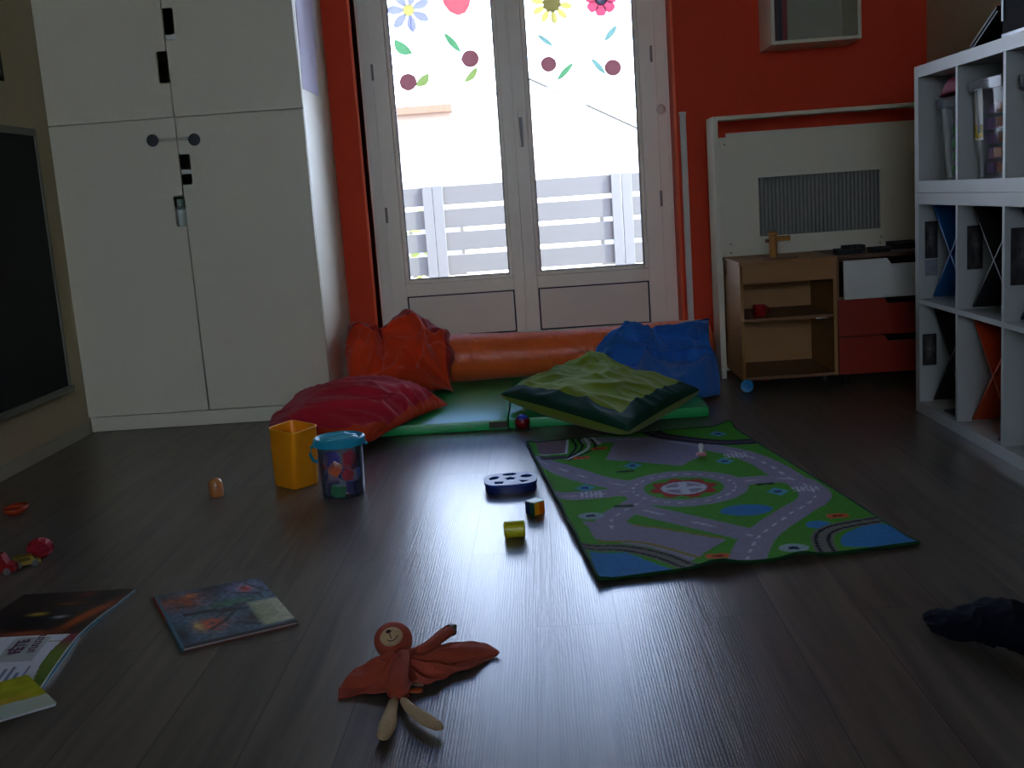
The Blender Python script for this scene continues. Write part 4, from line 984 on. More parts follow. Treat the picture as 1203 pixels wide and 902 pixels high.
loop = [i for i in range(nu)]+[j*nu+nu-1 for j in range(1, nv)]+[(nv-1)*nu+i for i in range(nu-2, -1, -1)]+[j*nu for j in range(nv-2, 0, -1)]
rug = thing('play_rug', 'green play rug printed with roads, roundabout and ponds on the wooden floor', 'rug', (.35, 3.0, 0))
me = bpy.data.meshes.new('printed_pile')
Vall = np.concatenate([Vt, bot]); Fall = Fc+[(loop[k], loop[k]+n_, loop[(k+1) % len(loop)]+n_, loop[(k+1) % len(loop)]) for k in range(len(loop))]+[tuple(n_+a for a in reversed(f)) for f in Fc]
me.from_pydata(Vall.tolist(), [], Fall); me.update()
at_ = me.color_attributes.new('print', 'FLOAT_COLOR', 'POINT'); cc = np.ones((len(Vall), 4)); cc[:n_, :3] = col.reshape(-1, 3); cc[n_:, :3] = lin((30, 60, 30)); at_.data.foreach_set('color', cc.ravel())
obj('printed_pile', me, painted('rug_pile', .95, .5, 500, .1), rug, smooth='all')
bm = bmesh.new(); tube(bm, [Vt[k]+np.array([0, 0, -.002]) for k in loop[::3]], .0042, 8, closed=True); obj('stitched_edge', bm, mat('dark_green_binding', (20, 62, 30), .9, .2, .15, 200), rug, smooth='all')
q = px(824, 536.5, 2, .008); pacifier(q.x, q.y, .0105, -.2, 'small pacifier with pink shield and pale teat on the road rug', mat('pink_shield', (190, 110, 120), .3), TEAT, 1.05)

# =================================================================== TUB AND BUCKET
zt = .183
def rquad(P, r=.18, n=5):
    out = []; m = len(P)
    for k in range(m):
        a, c, d = P[k-1], P[k], P[(k+1) % m]; s_ = c.lerp(a, r); e_ = c.lerp(d, r)
        for i in range(n+1):
            t_ = i/n; out.append(s_*(1-t_)**2+c*2*t_*(1-t_)+e_*t_**2)
    return out
bl_, bf_, brt = px(320.7, 570, 2, 0), px(346, 576.5, 2, 0), px(377, 567, 2, 0); bbk = bl_+brt-bf_
tl_, tf_, tr_ = px(313.5, 503.5, 2, zt), px(345, 510, 2, zt), px(374, 499.5, 2, zt); tb_ = tl_+tr_-tf_
tcen = (tl_+tr_)/2
tub = thing('storage_tub', 'open yellow square plastic tub standing behind the lidded toy bucket', 'tub', ((bl_.x+brt.x)/2, (bl_.y+brt.y)/2, 0))
bot_ = [p+Vector((0, 0, .001)) for p in (bl_, bf_, brt, bbk)]; top_ = [tl_, tf_, tr_, tb_]
def shr(P, k, dz=0): 
    c = sum(P, Vector())/4; return [p.lerp(c, k)+Vector((0, 0, dz)) for p in P]
bm = bmesh.new()
loft(bm, [rquad(shr(bot_, .05)), rquad(bot_, ) and rquad([p+Vector((0, 0, .004)) for p in bot_]), rquad(top_), rquad(shr(top_, .035)), rquad(shr([p.lerp(q_, .03) for p, q_ in zip(bot_, top_)], .05))], True, True)
YT = mat('yellow_plastic', (240, 150, 10), .35, .5, .02); obj('tub_body', bm, YT, tub, smooth=True)
bm = bmesh.new(); rr = rquad(top_); tube(bm, rr, .0022, 6, closed=True); obj('rim', bm, mat('yellow_rim', (246, 176, 40), .3), tub, smooth='all')

bc_ = Vector((-.638, 3.135, 0)); br0, br1 = .062, .068
bk_ = thing('toy_bucket', 'clear plastic bucket with turquoise lid full of shape blocks on the floor', 'bucket', bc_)
bm = bmesh.new(); lathe(bm, bc_+Vector((0, 0, .001)), [(0, .0), (br0, .0), (br0+.001, .004), (br1, .155), (br1+.002, .16)], 48)
CLB = glass_mat('clear_bucket', (.93, .94, .98), 1.5, film=.07, film_col=(.5, .55, .8), gloss=.08); obj('bucket_body', bm, CLB, bk_, smooth='all')
bm = bmesh.new(); rl = .0765
tiltm = Matrix.Translation(bc_) 
lathe(bm, bc_+Vector((0, 0, .155)), [(br1+.003, 0), (rl, 0), (rl+.001, .004), (rl, .020), (rl-.006, .024), (rl-.012, .021), (rl-.016, .014), (0, .014)], 48)
TQ = mat('turquoise_plastic', (28, 150, 176), .5, .3, .02); lid = obj('lid', bm, TQ, bk_, smooth=True)
for a, w in ((.55, .010), (.55+.0, .0)):
    if not w: continue
    for s_ in (-.028, 0.004, .034):
        dv_ = Vector((math.cos(a), math.sin(a), 0)); nv_ = Vector((-dv_.y, dv_.x, 0)); c = bc_+nv_*s_+Vector((0, 0, .1715)); hl = math.sqrt(max(.0001, (.058)**2-s_**2))
        bm = bmesh.new(); tube(bm, [c-dv_*hl, c-dv_*hl*.6+Vector((0, 0, .006)), c+dv_*hl*.6+Vector((0, 0, .006)), c+dv_*hl], .0032, 8); obj('lid_rib', bm, mat('turquoise_light', (90, 190, 205), .3), lid, smooth='all')
bm = bmesh.new(); hx_ = bc_.x-rl-.0015
tube(bm, [(hx_+.006, bc_.y, .158), (hx_-.007, bc_.y-.004, .150), (hx_-.011, bc_.y-.006, .130), (hx_-.004, bc_.y-.004, .110), (hx_+.0075, bc_.y, .104)], .005, 10); obj('handle', bm, TQ, bk_, smooth='all')
bm = bmesh.new(); sphere(bm, (bc_.x+rl+.002, bc_.y, .152), .006); obj('handle_stub', bm, TQ, bk_, smooth=True)
def block(kind, dx, dy, z, r, rgb, nm, rot, lab):
    bm = bmesh.new()
    if kind == 'cube': box(bm, -r, r, -r, r, -r, r, .003)
    elif kind == 'oct': bmesh.ops.create_icosphere(bm, subdivisions=1, radius=r*1.25)
    elif kind == 'tri': lathe(bm, (0, 0, -r), [(0, 0), (r*1.3, 0), (r*1.3, 2*r), (0, 2*r)], 3)
    elif kind == 'hex': lathe(bm, (0, 0, -r), [(0, 0), (r*1.2, 0), (r*1.2, 2*r), (0, 2*r)], 6)
    bmesh.ops.transform(bm, matrix=Matrix.Translation(bc_+Vector((dx, dy, z))) @ Matrix.Rotation(rot[0], 4, 'X') @ Matrix.Rotation(rot[1], 4, 'Y') @ Matrix.Rotation(rot[2], 4, 'Z'), verts=bm.verts)
    props(obj('shape_block', bm, mat('block_'+nm, rgb, .35)), lab, 'toy block', 'shape blocks in the clear bucket')
block('cube', -.030, -.008, .024, .0195, (30, 28, 90), 'navy', (0, 0, .3), 'navy block at the bottom left inside the clear bucket')
block('cube', -.008, -.040, .022, .0165, (10, 130, 50), 'green', (0, .2, .7), 'green block at the bottom front inside the clear bucket')
block('tri', .033, -.012, .026, .020, (38, 26, 100), 'violet', (0, 0, 1.2), 'violet block at the bottom right inside the clear bucket')
block('oct', .020, -.020, .064, .0175, (200, 30, 40), 'red', (.3, 0, 0), 'lower red block at the front inside the clear bucket')
block('hex', .026, .010, .100, .0215, (190, 20, 36), 'crimson', (.9, .2, .1), 'large crimson block at the upper right inside the clear bucket')
block('cube', -.014, -.030, .086, .0150, (236, 110, 24), 'orange', (.2, .75, .2), 'orange block in the middle inside the clear bucket')
block('cube', -.030, .012, .104, .0185, (70, 50, 150), 'purple', (.3, .3, .5), 'purple block at the upper left inside the clear bucket')
block('oct', .0, .036, .052, .018, (30, 60, 130), 'blue', (.3, .3, .5), 'blue block at the back inside the clear bucket')

# wooden peg, shape lid, cube, cylinder, ball car
q = px(255, 583, 2, 0)
t = thing('toy_peg', 'small tan round-topped wooden peg standing alone left of the yellow tub', 'toy peg', q)
bm = bmesh.new(); lathe(bm, q+Vector((0, 0, .0005)), [(0, 0), (.019, 0), (.0215, .003), (.0222, .030), (.0205, .045), (.015, .054), (.007, .058), (0, .059)], 28); obj('peg_body', bm, mat('tan_wood', (176, 112, 62), .25, .5, .15, 30, coat=.4), t, smooth='all')
bm = bmesh.new()
for a in (-2.1, -1.0): lathe(bm, q+Vector((.0215*math.cos(a), .0215*math.sin(a), .034)), [(0, 0), (.0028, 0), (0, .001)], 10, Vector((math.cos(a), math.sin(a), 0)))
obj('painted_dots', bm, mat('brown_dot', (80, 46, 26), .4), t)

q = px(600, 568, 2, .012); sl = thing('shape_sorter_lid', 'blue plastic shape sorter lid with star cut-out lying on the floor left of the rug', 'toy', (q.x, q.y, 0), .08)
def ell(cx, cy, a, b_, rot, n=18): return [(cx+a*math.cos(t_)*math.cos(rot)-b_*math.sin(t_)*math.sin(rot), cy+a*math.cos(t_)*math.sin(rot)+b_*math.sin(t_)*math.cos(rot)) for t_ in [-2*PI*k/n for k in range(n)]]
outer = []
for k in range(64):
    a = 2*PI*k/64; ca, sa = math.cos(a), math.sin(a); r = .078/((abs(ca)**3.2+abs(sa)**3.2)**(1/3.2)); outer.append((r*ca, r*sa*.92))
star = [((.019 if k % 2 == 0 else .011)*math.cos(PI/2+PI*k/5)*1, (.019 if k % 2 == 0 else .011)*math.sin(PI/2+PI*k/5)) for k in range(10)][::-1]
def poly(cx, cy, r, n, ph): return [(cx+r*math.cos(ph-2*PI*k/n), cy+r*math.sin(ph-2*PI*k/n)) for k in range(n)]
holes = [star, ell(.0, .049, .021, .013, 0), ell(-.048, .018, .02, .013, 1.0), ell(.048, .016, .017, .017, 0), poly(-.036, -.038, .018, 4, .6), poly(.036, -.038, .018, 3, .2)]
SB = mat('blue_plastic', (20, 52, 132), .42, .4, .02)
obj('top_plate', plate(outer, holes, .008, (0, 0, .020), (1, 0, 0), (0, 1, 0), .001), SB, sl, world=False)
o2 = [(x*.97, y*.97) for x, y in outer]; i2 = [(x*.90, y*.90) for x, y in outer][::-1]
obj('skirt', plate(o2, [i2], .0185, (0, 0, .0008), (1, 0, 0), (0, 1, 0)), mat('dark_blue_plastic', (14, 34, 92), .4), sl, world=False)

q = px(629, 603, 2, 0); cb = thing('toy_cube', 'small cube block with blue, green, yellow and orange sides beside the blue lid', 'toy block', (q.x, q.y, 0), PI/4-.06)
s = .0185; cols_ = [('blue_side', (16, 30, 90)), ('green_side', (20, 90, 60)), ('yellow_side', (226, 150, 10)), ('orange_side', (196, 92, 10))]
bm = bmesh.new(); box(bm, -s, s, -s, s, .034, .037, .001); obj('pale_top', bm, mat('pale_green_cap', (160, 190, 160), .4), cb, world=False)
obj('core', B(-s+.0008, s-.0008, -s+.0008, s-.0008, .0006, .0338, .001), mat('orange_side', (196, 92, 10), .35), cb, world=False)
for (x0, x1, y0, y1), (nm, rgb) in zip(((-s, -s+.0009, .0001, s), (-s, -s+.0009, -s, -.0001), (-s+.001, -.0001, -s, -s+.0009), (.0001, s, -s, -s+.0009)), cols_):
    obj('coloured_side', B(x0, x1, y0, y1, .0008, .0338), mat(nm, rgb, .35), cb, world=False, label=nm.replace('_', ' '))
q = px(605, 633, 2, .0); cyl = thing('toy_cylinder', 'yellow cylinder block lying on its side nearest the doll on the floor', 'toy block', (q.x, q.y, 0))
bm = bmesh.new(); r = .0215; lathe(bm, (q.x-.0255, q.y+.012, r+.0005), [(0, 0), (r-.002, 0), (r, .002), (r, .049), (r-.002, .051), (0, .051)], 36, Vector((1, .03, 0))); obj('cylinder_body', bm, mat('lemon_plastic', (196, 190, 20), .35), cyl, smooth=True)
for d, xx in ((-1, q.x-.0257), (1, q.x+.0257)):
    bm = bmesh.new(); lathe(bm, (xx, q.y+.012+(.0008*d), r+.0005), [(.012, 0), (.0145, .0012), (.017, 0)], 28, Vector((d, .03*d, 0))); obj('end_ring', bm, MATS['lemon_plastic'], cyl, smooth='all')
q = px(614.5, 505, 2, 0); tc_ = thing('toy_car', 'tiny rounded red toy car with blue window in front of the green mat', 'toy car', (q.x, q.y, 0))
bm = bmesh.new(); sphere(bm, (q.x, q.y, .030), .028, (1, 1, .95)); obj('car_body', bm, mat('toy_red_gloss', (120, 14, 24), .2), tc_, smooth=True)
bm = bmesh.new(); sphere(bm, (q.x, q.y-.002, .040), .0225, (1, 1, .88)); obj('window_dome', bm, mat('toy_blue_gloss', (40, 60, 150), .2), tc_, smooth=True)
for sx_ in (-1, 1):
    for sy_ in (-1, 1):
        bm = bmesh.new(); lathe(bm, (q.x+sx_*.018, q.y+sy_*.017, .0095), [(0, 0), (.0088, 0), (.0088, .007), (0, .007)], 16, Vector((sx_, 0, 0))); obj('wheel', bm, BLACK, tc_)

# =================================================================== TOYS AT LEFT
q = px(20, 603, 2, 0); t = thing('toy_boat', 'orange boat-shaped plastic toy alone on the floor near the left wall', 'toy', (q.x, q.y, 0), .1)
bm = bmesh.new(); lathe(bm, (0, 0, .0006), [(0, 0), (.03, 0), (.046, .010), (.050, .020), (.048, .023), (.044, .021), (.036, .012), (0, .009)], 32, sx=1., sy=.7); obj('hull', bm, mat('orange_plastic', (150, 46, 12), .35), t, smooth='all', world=False)
bm = bmesh.new(); tube(bm, [(-.036, 0, .017), (-.01, 0, .021), (.012, 0, .021), (.036, 0, .017)], .006, 10); obj('deck_bar', bm, MATS['orange_plastic'], t, smooth='all', world=False)
q = px(49, 656, 2, 0); bm = bmesh.new(); bmesh.ops.create_icosphere(bm, subdivisions=2, radius=.033)
bmesh.ops.dissolve_limit(bm, angle_limit=math.radians(24), verts=bm.verts, edges=bm.edges)
for v in bm.verts: v.co = Vector((v.co.x*1.05, v.co.y*.95, v.co.z*.86+.0285)); v.co.z = max(v.co.z, .0005)
bmesh.ops.translate(bm, vec=q, verts=bm.verts); props(obj('faceted_block', bm, mat('coral_red_plastic', (140, 18, 34), .6, .2)), 'faceted coral red block behind the small yellow toy car', 'toy block')
def vehicle(name, label, c, rz, L_, W_, H_, body, cab, m, roofm, tip=0):
    t = thing(name, label, 'toy car', c, rz)
    bm = bmesh.new(); prof = [(-L_/2, .006), (L_/2, .006), (L_/2, H_*.45), (L_*.32, H_*.55), (L_*.2, H_), (-L_*.42, H_), (-L_/2, H_*.6)]
    prism(bm, [(x, -W_/2, z) for x, z in prof], (0, W_, 0)); obj('car_body', bm, m, t, world=False)
    bm = bmesh.new(); box(bm, -L_*.3, L_*.14, -W_/2-.0006, W_/2+.0006, H_*.6, H_*.88); obj('windows', bm, roofm, t, world=False)
    for x in (-L_*.3, L_*.3):
        for s_ in (-1, 1):
            bm = bmesh.new(); lathe(bm, (x, s_*(W_/2-.003), .0088), [(0, 0), (.0085, 0), (.0085, .006), (.004, .0065), (0, .005)], 18, Vector((0, s_, 0))); obj('wheel', bm, mat('grey_wheel', (92, 88, 86), .5), t, world=False)
q = px(32, 664.5, 2, 0); vehicle('toy_car', 'small yellow toy car between the red car and the faceted red block', (q.x, q.y, 0), .50, .066, .026, .028, 0, 0, mat('yellow_car_paint', (140, 116, 12), .35), mat('olive_window', (80, 70, 16), .7, .2))
q = px(4, 674, 2, 0); vehicle('toy_car', 'red toy car cut off by the left photo edge, in front of the yellow one', (q.x-.012, q.y, 0), .15, .086, .032, .052, 0, 0, mat('red_car_paint', (124, 12, 18), .7, .15), mat('dark_red_window', (70, 8, 12), .7, .2))

# =================================================================== BOOKS
def printed(name, P4, fn, nx, ny, z0, th, parent, matname, lift=None, edge=(200, 195, 185), rough=.4):
    """P4: four XY corners (00,10,11,01); fn(u,v)->linear rgb"""
    me = bpy.data.meshes.new(name); V, C, Fc = [], [], []
    for j in range(ny+1):
        for i in range(nx+1):
            u, v = i/nx, j/ny; p = Vector(P4[0])*(1-u)*(1-v)+Vector(P4[1])*u*(1-v)+Vector(P4[2])*u*v+Vector(P4[3])*(1-u)*v
            z = z0+th+(lift(u, v) if lift else 0); V.append((p.x, p.y, z)); C.append((*fn(u, v), 1))
    n_ = len(V); V += [(x, y, z0+(z-th-z0)) for x, y, z in V]; C += [(*lin(edge), 1)]*n_
    for j in range(ny):
        for i in range(nx): a = j*(nx+1)+i; Fc.append((a, a+1, a+nx+2, a+nx+1)); Fc.append(tuple(n_+k for k in (a+nx+1, a+nx+2, a+1, a)))
    lp = [i for i in range(nx+1)]+[j*(nx+1)+nx for j in range(1, ny+1)]+[ny*(nx+1)+i for i in range(nx-1, -1, -1)]+[j*(nx+1) for j in range(ny-1, 0, -1)]
    for k in range(len(lp)): a, c = lp[k], lp[(k+1) % len(lp)]; Fc.append((a, a+n_, c+n_, c))
    me.from_pydata(V, [], Fc); me.update(); at_ = me.color_attributes.new('print', 'FLOAT_COLOR', 'POINT')
    for k, c in enumerate(C): at_.data[k].color = c
    return obj(name, me, painted(matname, rough), parent)
def nz(u, v, s, seed): return noise.noise(Vector((u*s+seed*9, v*s+seed*5, seed)))
def gau(u, v, a, c, su, sv): return math.exp(-((u-a)/su)**2-((v-c)/sv)**2)
def mixc(a, c, t_): t_ = max(0, min(1, t_)); return tuple(x*(1-t_)+y*t_ for x, y in zip(a, c))
# comic album
def comic(u, v):
    c = lin((58, 82, 96)); k = nz(u, v, 5, 1)
    c = mixc(c, lin((92, 118, 146)), .5+k*1.4)
    if v > .52:
        c = mixc(c, lin((22, 24, 52)), 1.2*gau(u, v, .62, .93, .25, .12)); c = mixc(c, lin((150, 74, 44)), 1.4*gau(u, v, .22, .78, .19, .13)*(.6+.9*nz(u, v, 14, 2)+.3))
        c = mixc(c, lin((200, 120, 70)), gau(u, v, .30, .88, .07, .04)); c = mixc(c, lin((140, 150, 190)), gau(u, v, .8, .84, .16, .12)); c = mixc(c, lin((200, 74, 50)), 1.3*gau(u, v, .80, .82, .055, .06)); c = mixc(c, lin((74, 130, 84)), .9*gau(u, v, .62, .60, .2, .07))
    else:
        c = mixc(c, lin((84, 120, 134)), gau(u, v, .42, .3, .3, .2)); c = mixc(c, lin((196, 84, 40)), 1.5*gau(u, v, .34, .28, .12, .1)*(.55+nz(u, v, 16, 4)+.2)); c = mixc(c, lin((220, 180, 110)), 1.1*gau(u, v, .22, .30, .04, .08)); c = mixc(c, lin((34, 28, 30)), 1.2*gau(u, v, .52, .48, .12, .05))
        c = mixc(c, lin((18, 30, 34)), gau(u, v, .06, .2, .08, .2)); c = mixc(c, lin((60, 34, 34)), 1.1*gau(u, v, .74, .25, .16, .1))
    if .15 < u < .45 and abs(v-.54+u*.05) < .025: c = lin((24, 22, 26))
    if u > .70 and v < .55: 
        g_ = mixc(lin((168, 178, 128)), lin((206, 204, 178)), (u-.7)*3); m_ = min(1, (u-.70)/.06)*min(1, (.55-v)/.04)*min(1, max(0, v-.06)/.03); c = mixc(c, g_, m_)
        if .74 < u < .92 and .18 < v < .46 and math.sin(v*150) > .3: c = mixc(c, lin((110, 120, 90)), .6)
    k2 = nz(u, v, 22, 7); c = tuple(max(.002, x*(1+(.25 if u > .7 and v < .55 else .75)*k2)) for x in c)
    for (x0, y0, x1, y1, w_) in ((.30, .20, .46, .30, .018), (.46, .30, .60, .46, .02), (.60, .46, .70, .44, .02), (.50, .46, .40, .38, .014), (.66, .80, .90, .66, .014), (.84, .92, .94, .74, .012), (.12, .70, .30, .66, .014), (.55, .22, .70, .12, .02)):
        dx, dy = x1-x0, y1-y0; t_ = max(0, min(1, ((u-x0)*dx+(v-y0)*dy)/(dx*dx+dy*dy)))
        if math.hypot(u-x0-dx*t_, v-y0-dy*t_) < w_: c = mixc(c, lin((26, 26, 34)), .8)
    if .60 < u < .72 and .50 < v < .56: c = lin((70, 66, 84))
    if v < .045: c = lin((34, 20, 26))
    if u < .022: c = lin((60, 110, 130))
    return c
cq = [px(214, 763, 2, .006), px(350, 731, 2, .006), px(305, 679, 2, .006), px(181, 701, 2, .006)]; cq = [(p.x, p.y) for p in cq]
cm_ = thing('comic_album', 'thin illustrated comic album lying closed on the floor right of the open book', 'book', ((cq[0][0]+cq[2][0])/2, (cq[0][1]+cq[2][1])/2, 0))
inn = [tuple(np.array(p)*.985+np.array((cq[0][0]+cq[2][0], cq[0][1]+cq[2][1]))/2*.015) for p in cq]
printed('cover', cq, comic, 150, 110, .0066, .0010, cm_, 'gloss_print', edge=(30, 60, 70))
printed('pages', inn, lambda u, v: lin((205, 200, 190)), 2, 2, .0018, .0046, cm_, 'page_print', edge=(84, 78, 74))
printed('back_cover', cq, lambda u, v: lin((120, 40, 30)), 2, 2, .0006, .0010, cm_, 'gloss_print', edge=(120, 44, 30))
bm = bmesh.new(); A_, B_ = Vector((*cq[0], .004)), Vector((*cq[3], .004)); dd = (B_-A_); tube(bm, [A_, A_+dd*.5], .0036, 8); tube(bm, [A_+dd*.5, B_], .0036, 8, mi=1); obj('spine', bm, [mat('spine_teal', (40, 84, 96), .4), mat('spine_red', (150, 44, 24), .4)], cm_)
# open picture book
TR, SP, LR = px(158, 691, 2, .008), px(92.5, 743.5, 2, .008), px(46, 808, 2, .008); TL = px(28, 698, 2, .008)
wv_ = TL-TR; TLs = SP+wv_; LL = LR+wv_
ob = thing('open_picture_book', 'large open picture book with a brown page and a white text page', 'book', ((TR.x+LL.x)/2, SP.y, 0))
def brown(u, v):   # u: left->right, v: spine->far
    c = mixc(lin((46, 30, 22)), lin((22, 18, 18)), .5+nz(u, v, 3, 6)*1.5)
    if v < .5: c = mixc(c, lin((12, 12, 13)), .9*gau(u, v, .35, .28, .5, .2))
    c = mixc(c, lin((176, 84, 30)), 1.3*gau(u-(v-.3)*.25, v, .86, .40, .06, .30)*(.6+.6*abs(math.sin((u+v*.8)*60)))); c = mixc(c, lin((150, 70, 36)), .9*gau(u, v, .55, .04, .3, .05))
    c = mixc(c, lin((190, 160, 60)), 1.2*gau(u, v, .42, .46, .07, .035)); c = mixc(c, lin((190, 195, 200)), gau(u, v, .66, .37, .05, .03)); c = mixc(c, lin((130, 30, 30)), .8*gau(u, v, .62, .92, .06, .06)); c = mixc(c, lin((120, 70, 24)), .9*gau(u, v, .56, .70, .12, .04))
    return c
def white(u, v):   # u: left->right, v: near->spine ; print reads away from the viewer
    c = lin((198, 200, 206)); 
    if .50 < u < .80 and .46 < v < .96: c = lin((160, 164, 160))
    if .12 < u < .40 and .5 < v < .98 and math.sin(u*95) > .45: c = lin((130, 138, 152))
    if .18 < u < .86 and .05 < v < .40 and math.sin(u*110) > .25 and v < .33+.06*math.sin(int((u*110-.25)/6.283)*2.3): c = lin((104, 112, 140))
    if .80 < u < .97 and .83 < v < .85: c = lin((150, 140, 110))
    e = .935-.05*math.sin(v*PI)
    if u > e: c = mixc(lin((96, 120, 30)), lin((120, 20, 46)), (v-.62)*4)
    return c
lf1 = lambda u, v: .010*math.exp(-(v/.16)**2)*0+.005*math.sin(min(1, v*1.6)*PI)*.5
lf2 = lambda u, v: .006*math.sin((1-v)**.8*PI)*.6
P2 = lambda p: (p.x, p.y)
CV = mat('teal_cover_edge', (40, 110, 130), .4); 
e_ = Vector((.0025, 0, 0)); up = Vector((0, .003, 0))
bm = bmesh.new(); prism(bm, [Vector((*P2(a), .0006)) for a in (LL, LR+e_-up, SP+e_, TLs)], (0, 0, .0018)); prism(bm, [Vector((*P2(a), .0006)) for a in (TLs, SP+e_, TR+e_+up, TL+up)], (0, 0, .0018)); obj('cover', bm, CV, ob)
printed('picture_page', [P2(TLs), P2(SP), P2(TR), P2(TL)], brown, 90, 70, .0026, .005, ob, 'gloss_print', lf1)
tp = printed('text_page', [P2(LL), P2(LR), P2(SP), P2(TLs)], white, 110, 90, .0026, .005, ob, 'page_gloss', lf2, rough=.5)
o0 = LL+(LR-LL)*.655+(TLs-LL)*.60; dirr = (TLs-LL).normalized(); upr = -(LR-LL).normalized()
upr = (upr-dirr*upr.dot(dirr)).normalized()
zz = .0085+.006*.6*math.sin((.36)**.8*PI)
obj('heading', textmesh('FÊTE', .034, Vector((o0.x, o0.y, zz+.0016)), dirr, upr), mat('plum_ink', (84, 22, 66), .6), tp)
bm = bmesh.new(); rnd = random.Random(3)
for k in range(9):
    c = o0+(LR-LL).normalized()*(.020)+dirr*(.002+.0105*k); c.z = zz+.0012
    M_ = Matrix.Translation(c) @ Matrix.Rotation(math.atan2(dirr.y, dirr.x), 4, 'Z')
    box(bm, 0, .002, -.008, .006, 0, .0008, mtx=M_); box(bm, 0, .007, (.004 if k % 2 else -.008), (.006 if k % 2 else -.006), 0, .0008, mtx=M_)
obj('second_line', bm, MATS['plum_ink'], tp)
# yellow booklet overlapping it
T_, R2, B2 = px(33, 797, 2, .02), px(67.5, 829, 2, .012), px(0, 853, 2, .006)
wv_ = (B2-R2); wv_.z = 0; wv_ = wv_.normalized()*.21
def yb(u, v):   # u: left->right v: near->far
    c = mixc(lin((176, 176, 24)), lin((150, 150, 20)), .5+nz(u, v, 6, 3))
    if ((u-.50)/.19)**2+((v-.72)/.16)**2 < 1: c = lin((92, 96, 92))
    if v < .36-.10*u+.06: c = mixc(lin((150, 168, 172)), lin((176, 186, 160)), u)
    if .62 < u < .9 and .34 < v < .5: c = mixc(c, lin((196, 150, 60)), .45+.4*nz(u, v, 18, 5))
    return c
N1, N2, N3, N4 = R2+wv_, R2, T_, T_+wv_
ybk = thing('booklet', 'yellow and pale blue booklet overlapping the open book at the left photo edge', 'book', ((N1.x+N3.x)/2, (N1.y+N3.y)/2, 0))
zl = .017
printed('cover', [P2(N1), P2(N2), P2(N3), P2(N4)], yb, 70, 50, zl+.004, .0012, ybk, 'gloss_print', lambda u, v: .006*v-.0045*(1-v), edge=(170, 180, 180))
printed('pages', [P2(N1.lerp(N3, .01)), P2(N2.lerp(N4, .01)), P2(N3.lerp(N1, .01)), P2(N4.lerp(N2, .01))], lambda u, v: lin((205, 205, 200)), 8, 8, zl, .0038, ybk, 'page_print', lambda u, v: .006*v-.0045*(1-v), edge=(200, 200, 196))

# =================================================================== COMFORTER DOLL
dc = px(470, 800, 2, .0); doll = thing('comforter_doll', 'salmon pink bear-faced comforter blanket doll lying on the floor in front', 'comforter', (dc.x, dc.y, 0))
PK = mat('salmon_velour', (172, 74, 54), .95, .15, .10, 30, .35, 350, sheen=.05); PKB = mat('tan_satin_lining', (150, 122, 92), .7, .3)
CRM = mat('cream_plush', (192, 162, 120), .95, .15, .08, 60, .4, 300, sheen=.10)
hub = Vector(tuple(px(470, 775, 2, .035)))
out_px = [(397, 821, .004), (399, 808, .008), (411, 790, .018), (428, 779, .022), (443, 772, .03), (457, 764, .035), (470, 758, .035), (483, 760, .032), (500, 757, .028), (530, 754, .022), (559, 753, .018), (576, 757, .012), (586, 764, .010), (584, 769, .004), (570, 775, .006), (553, 783, .012), (536, 789, .010), (520, 796, .012), (506, 801, .014), (494, 800, .018), (484, 801, .020), (479, 808, .022), (478.5, 820, .010), (468, 822.5, .008), (457, 822, .008), (454, 812, .014), (440, 813, .012), (428, 814, .008), (412, 817, .006)]
O = [px(a, c, 2, z) for a, c, z in out_px]; nO = len(O)
O3 = catmull(np.array([tuple(p) for p in O]+[tuple(O[0])]), 200, 0)[:-1]
nr = 26; V = [tuple(hub)]; 
for k in range(1, nr+1):
    t_ = k/nr
    for i, o_ in enumerate(O3):
        p = hub.lerp(Vector(o_), t_); a = math.atan2(o_[1]-hub.y, o_[0]-hub.x)
        d = (Vector(o_)-hub).length
        body = .020*math.exp(-((p.x-hub.x+.005+(hub.y-p.y)*.12)/.020)**2)*min(1, max(0, (hub.y-p.y)/.03+.6)) if p.y < hub.y+.03 else 0
        f = .0105*math.sin(a*9+1+t_*1.5)*math.sin(PI*t_)+.005*noise.noise(Vector((p.x*40, p.y*40, 3)))
        z = p.z-.018*math.sin(PI*t_)*.5+f+body*(1-t_**4); V.append((p.x, p.y, max(.0035+.001*(k % 2), z)))
n2 = len(O3); Fc = [(0, 1+i, 1+(i+1) % n2) for i in range(n2)]
for k in range(nr-1):
    for i in range(n2): a = 1+k*n2+i; c = 1+k*n2+(i+1) % n2; Fc.append((a, a+n2, c+n2, c))
me = bpy.data.meshes.new('blanket_body'); me.from_pydata(V, [], Fc); me.update(); me.flip_normals() if me.polygons[0].normal.z < 0 else None
o = obj('blanket_body', me, [PK, PKB], doll, smooth='all'); so = o.modifiers.new('thickness', 'SOLIDIFY'); so.thickness = .0028; so.offset = -1; so.material_offset = 0
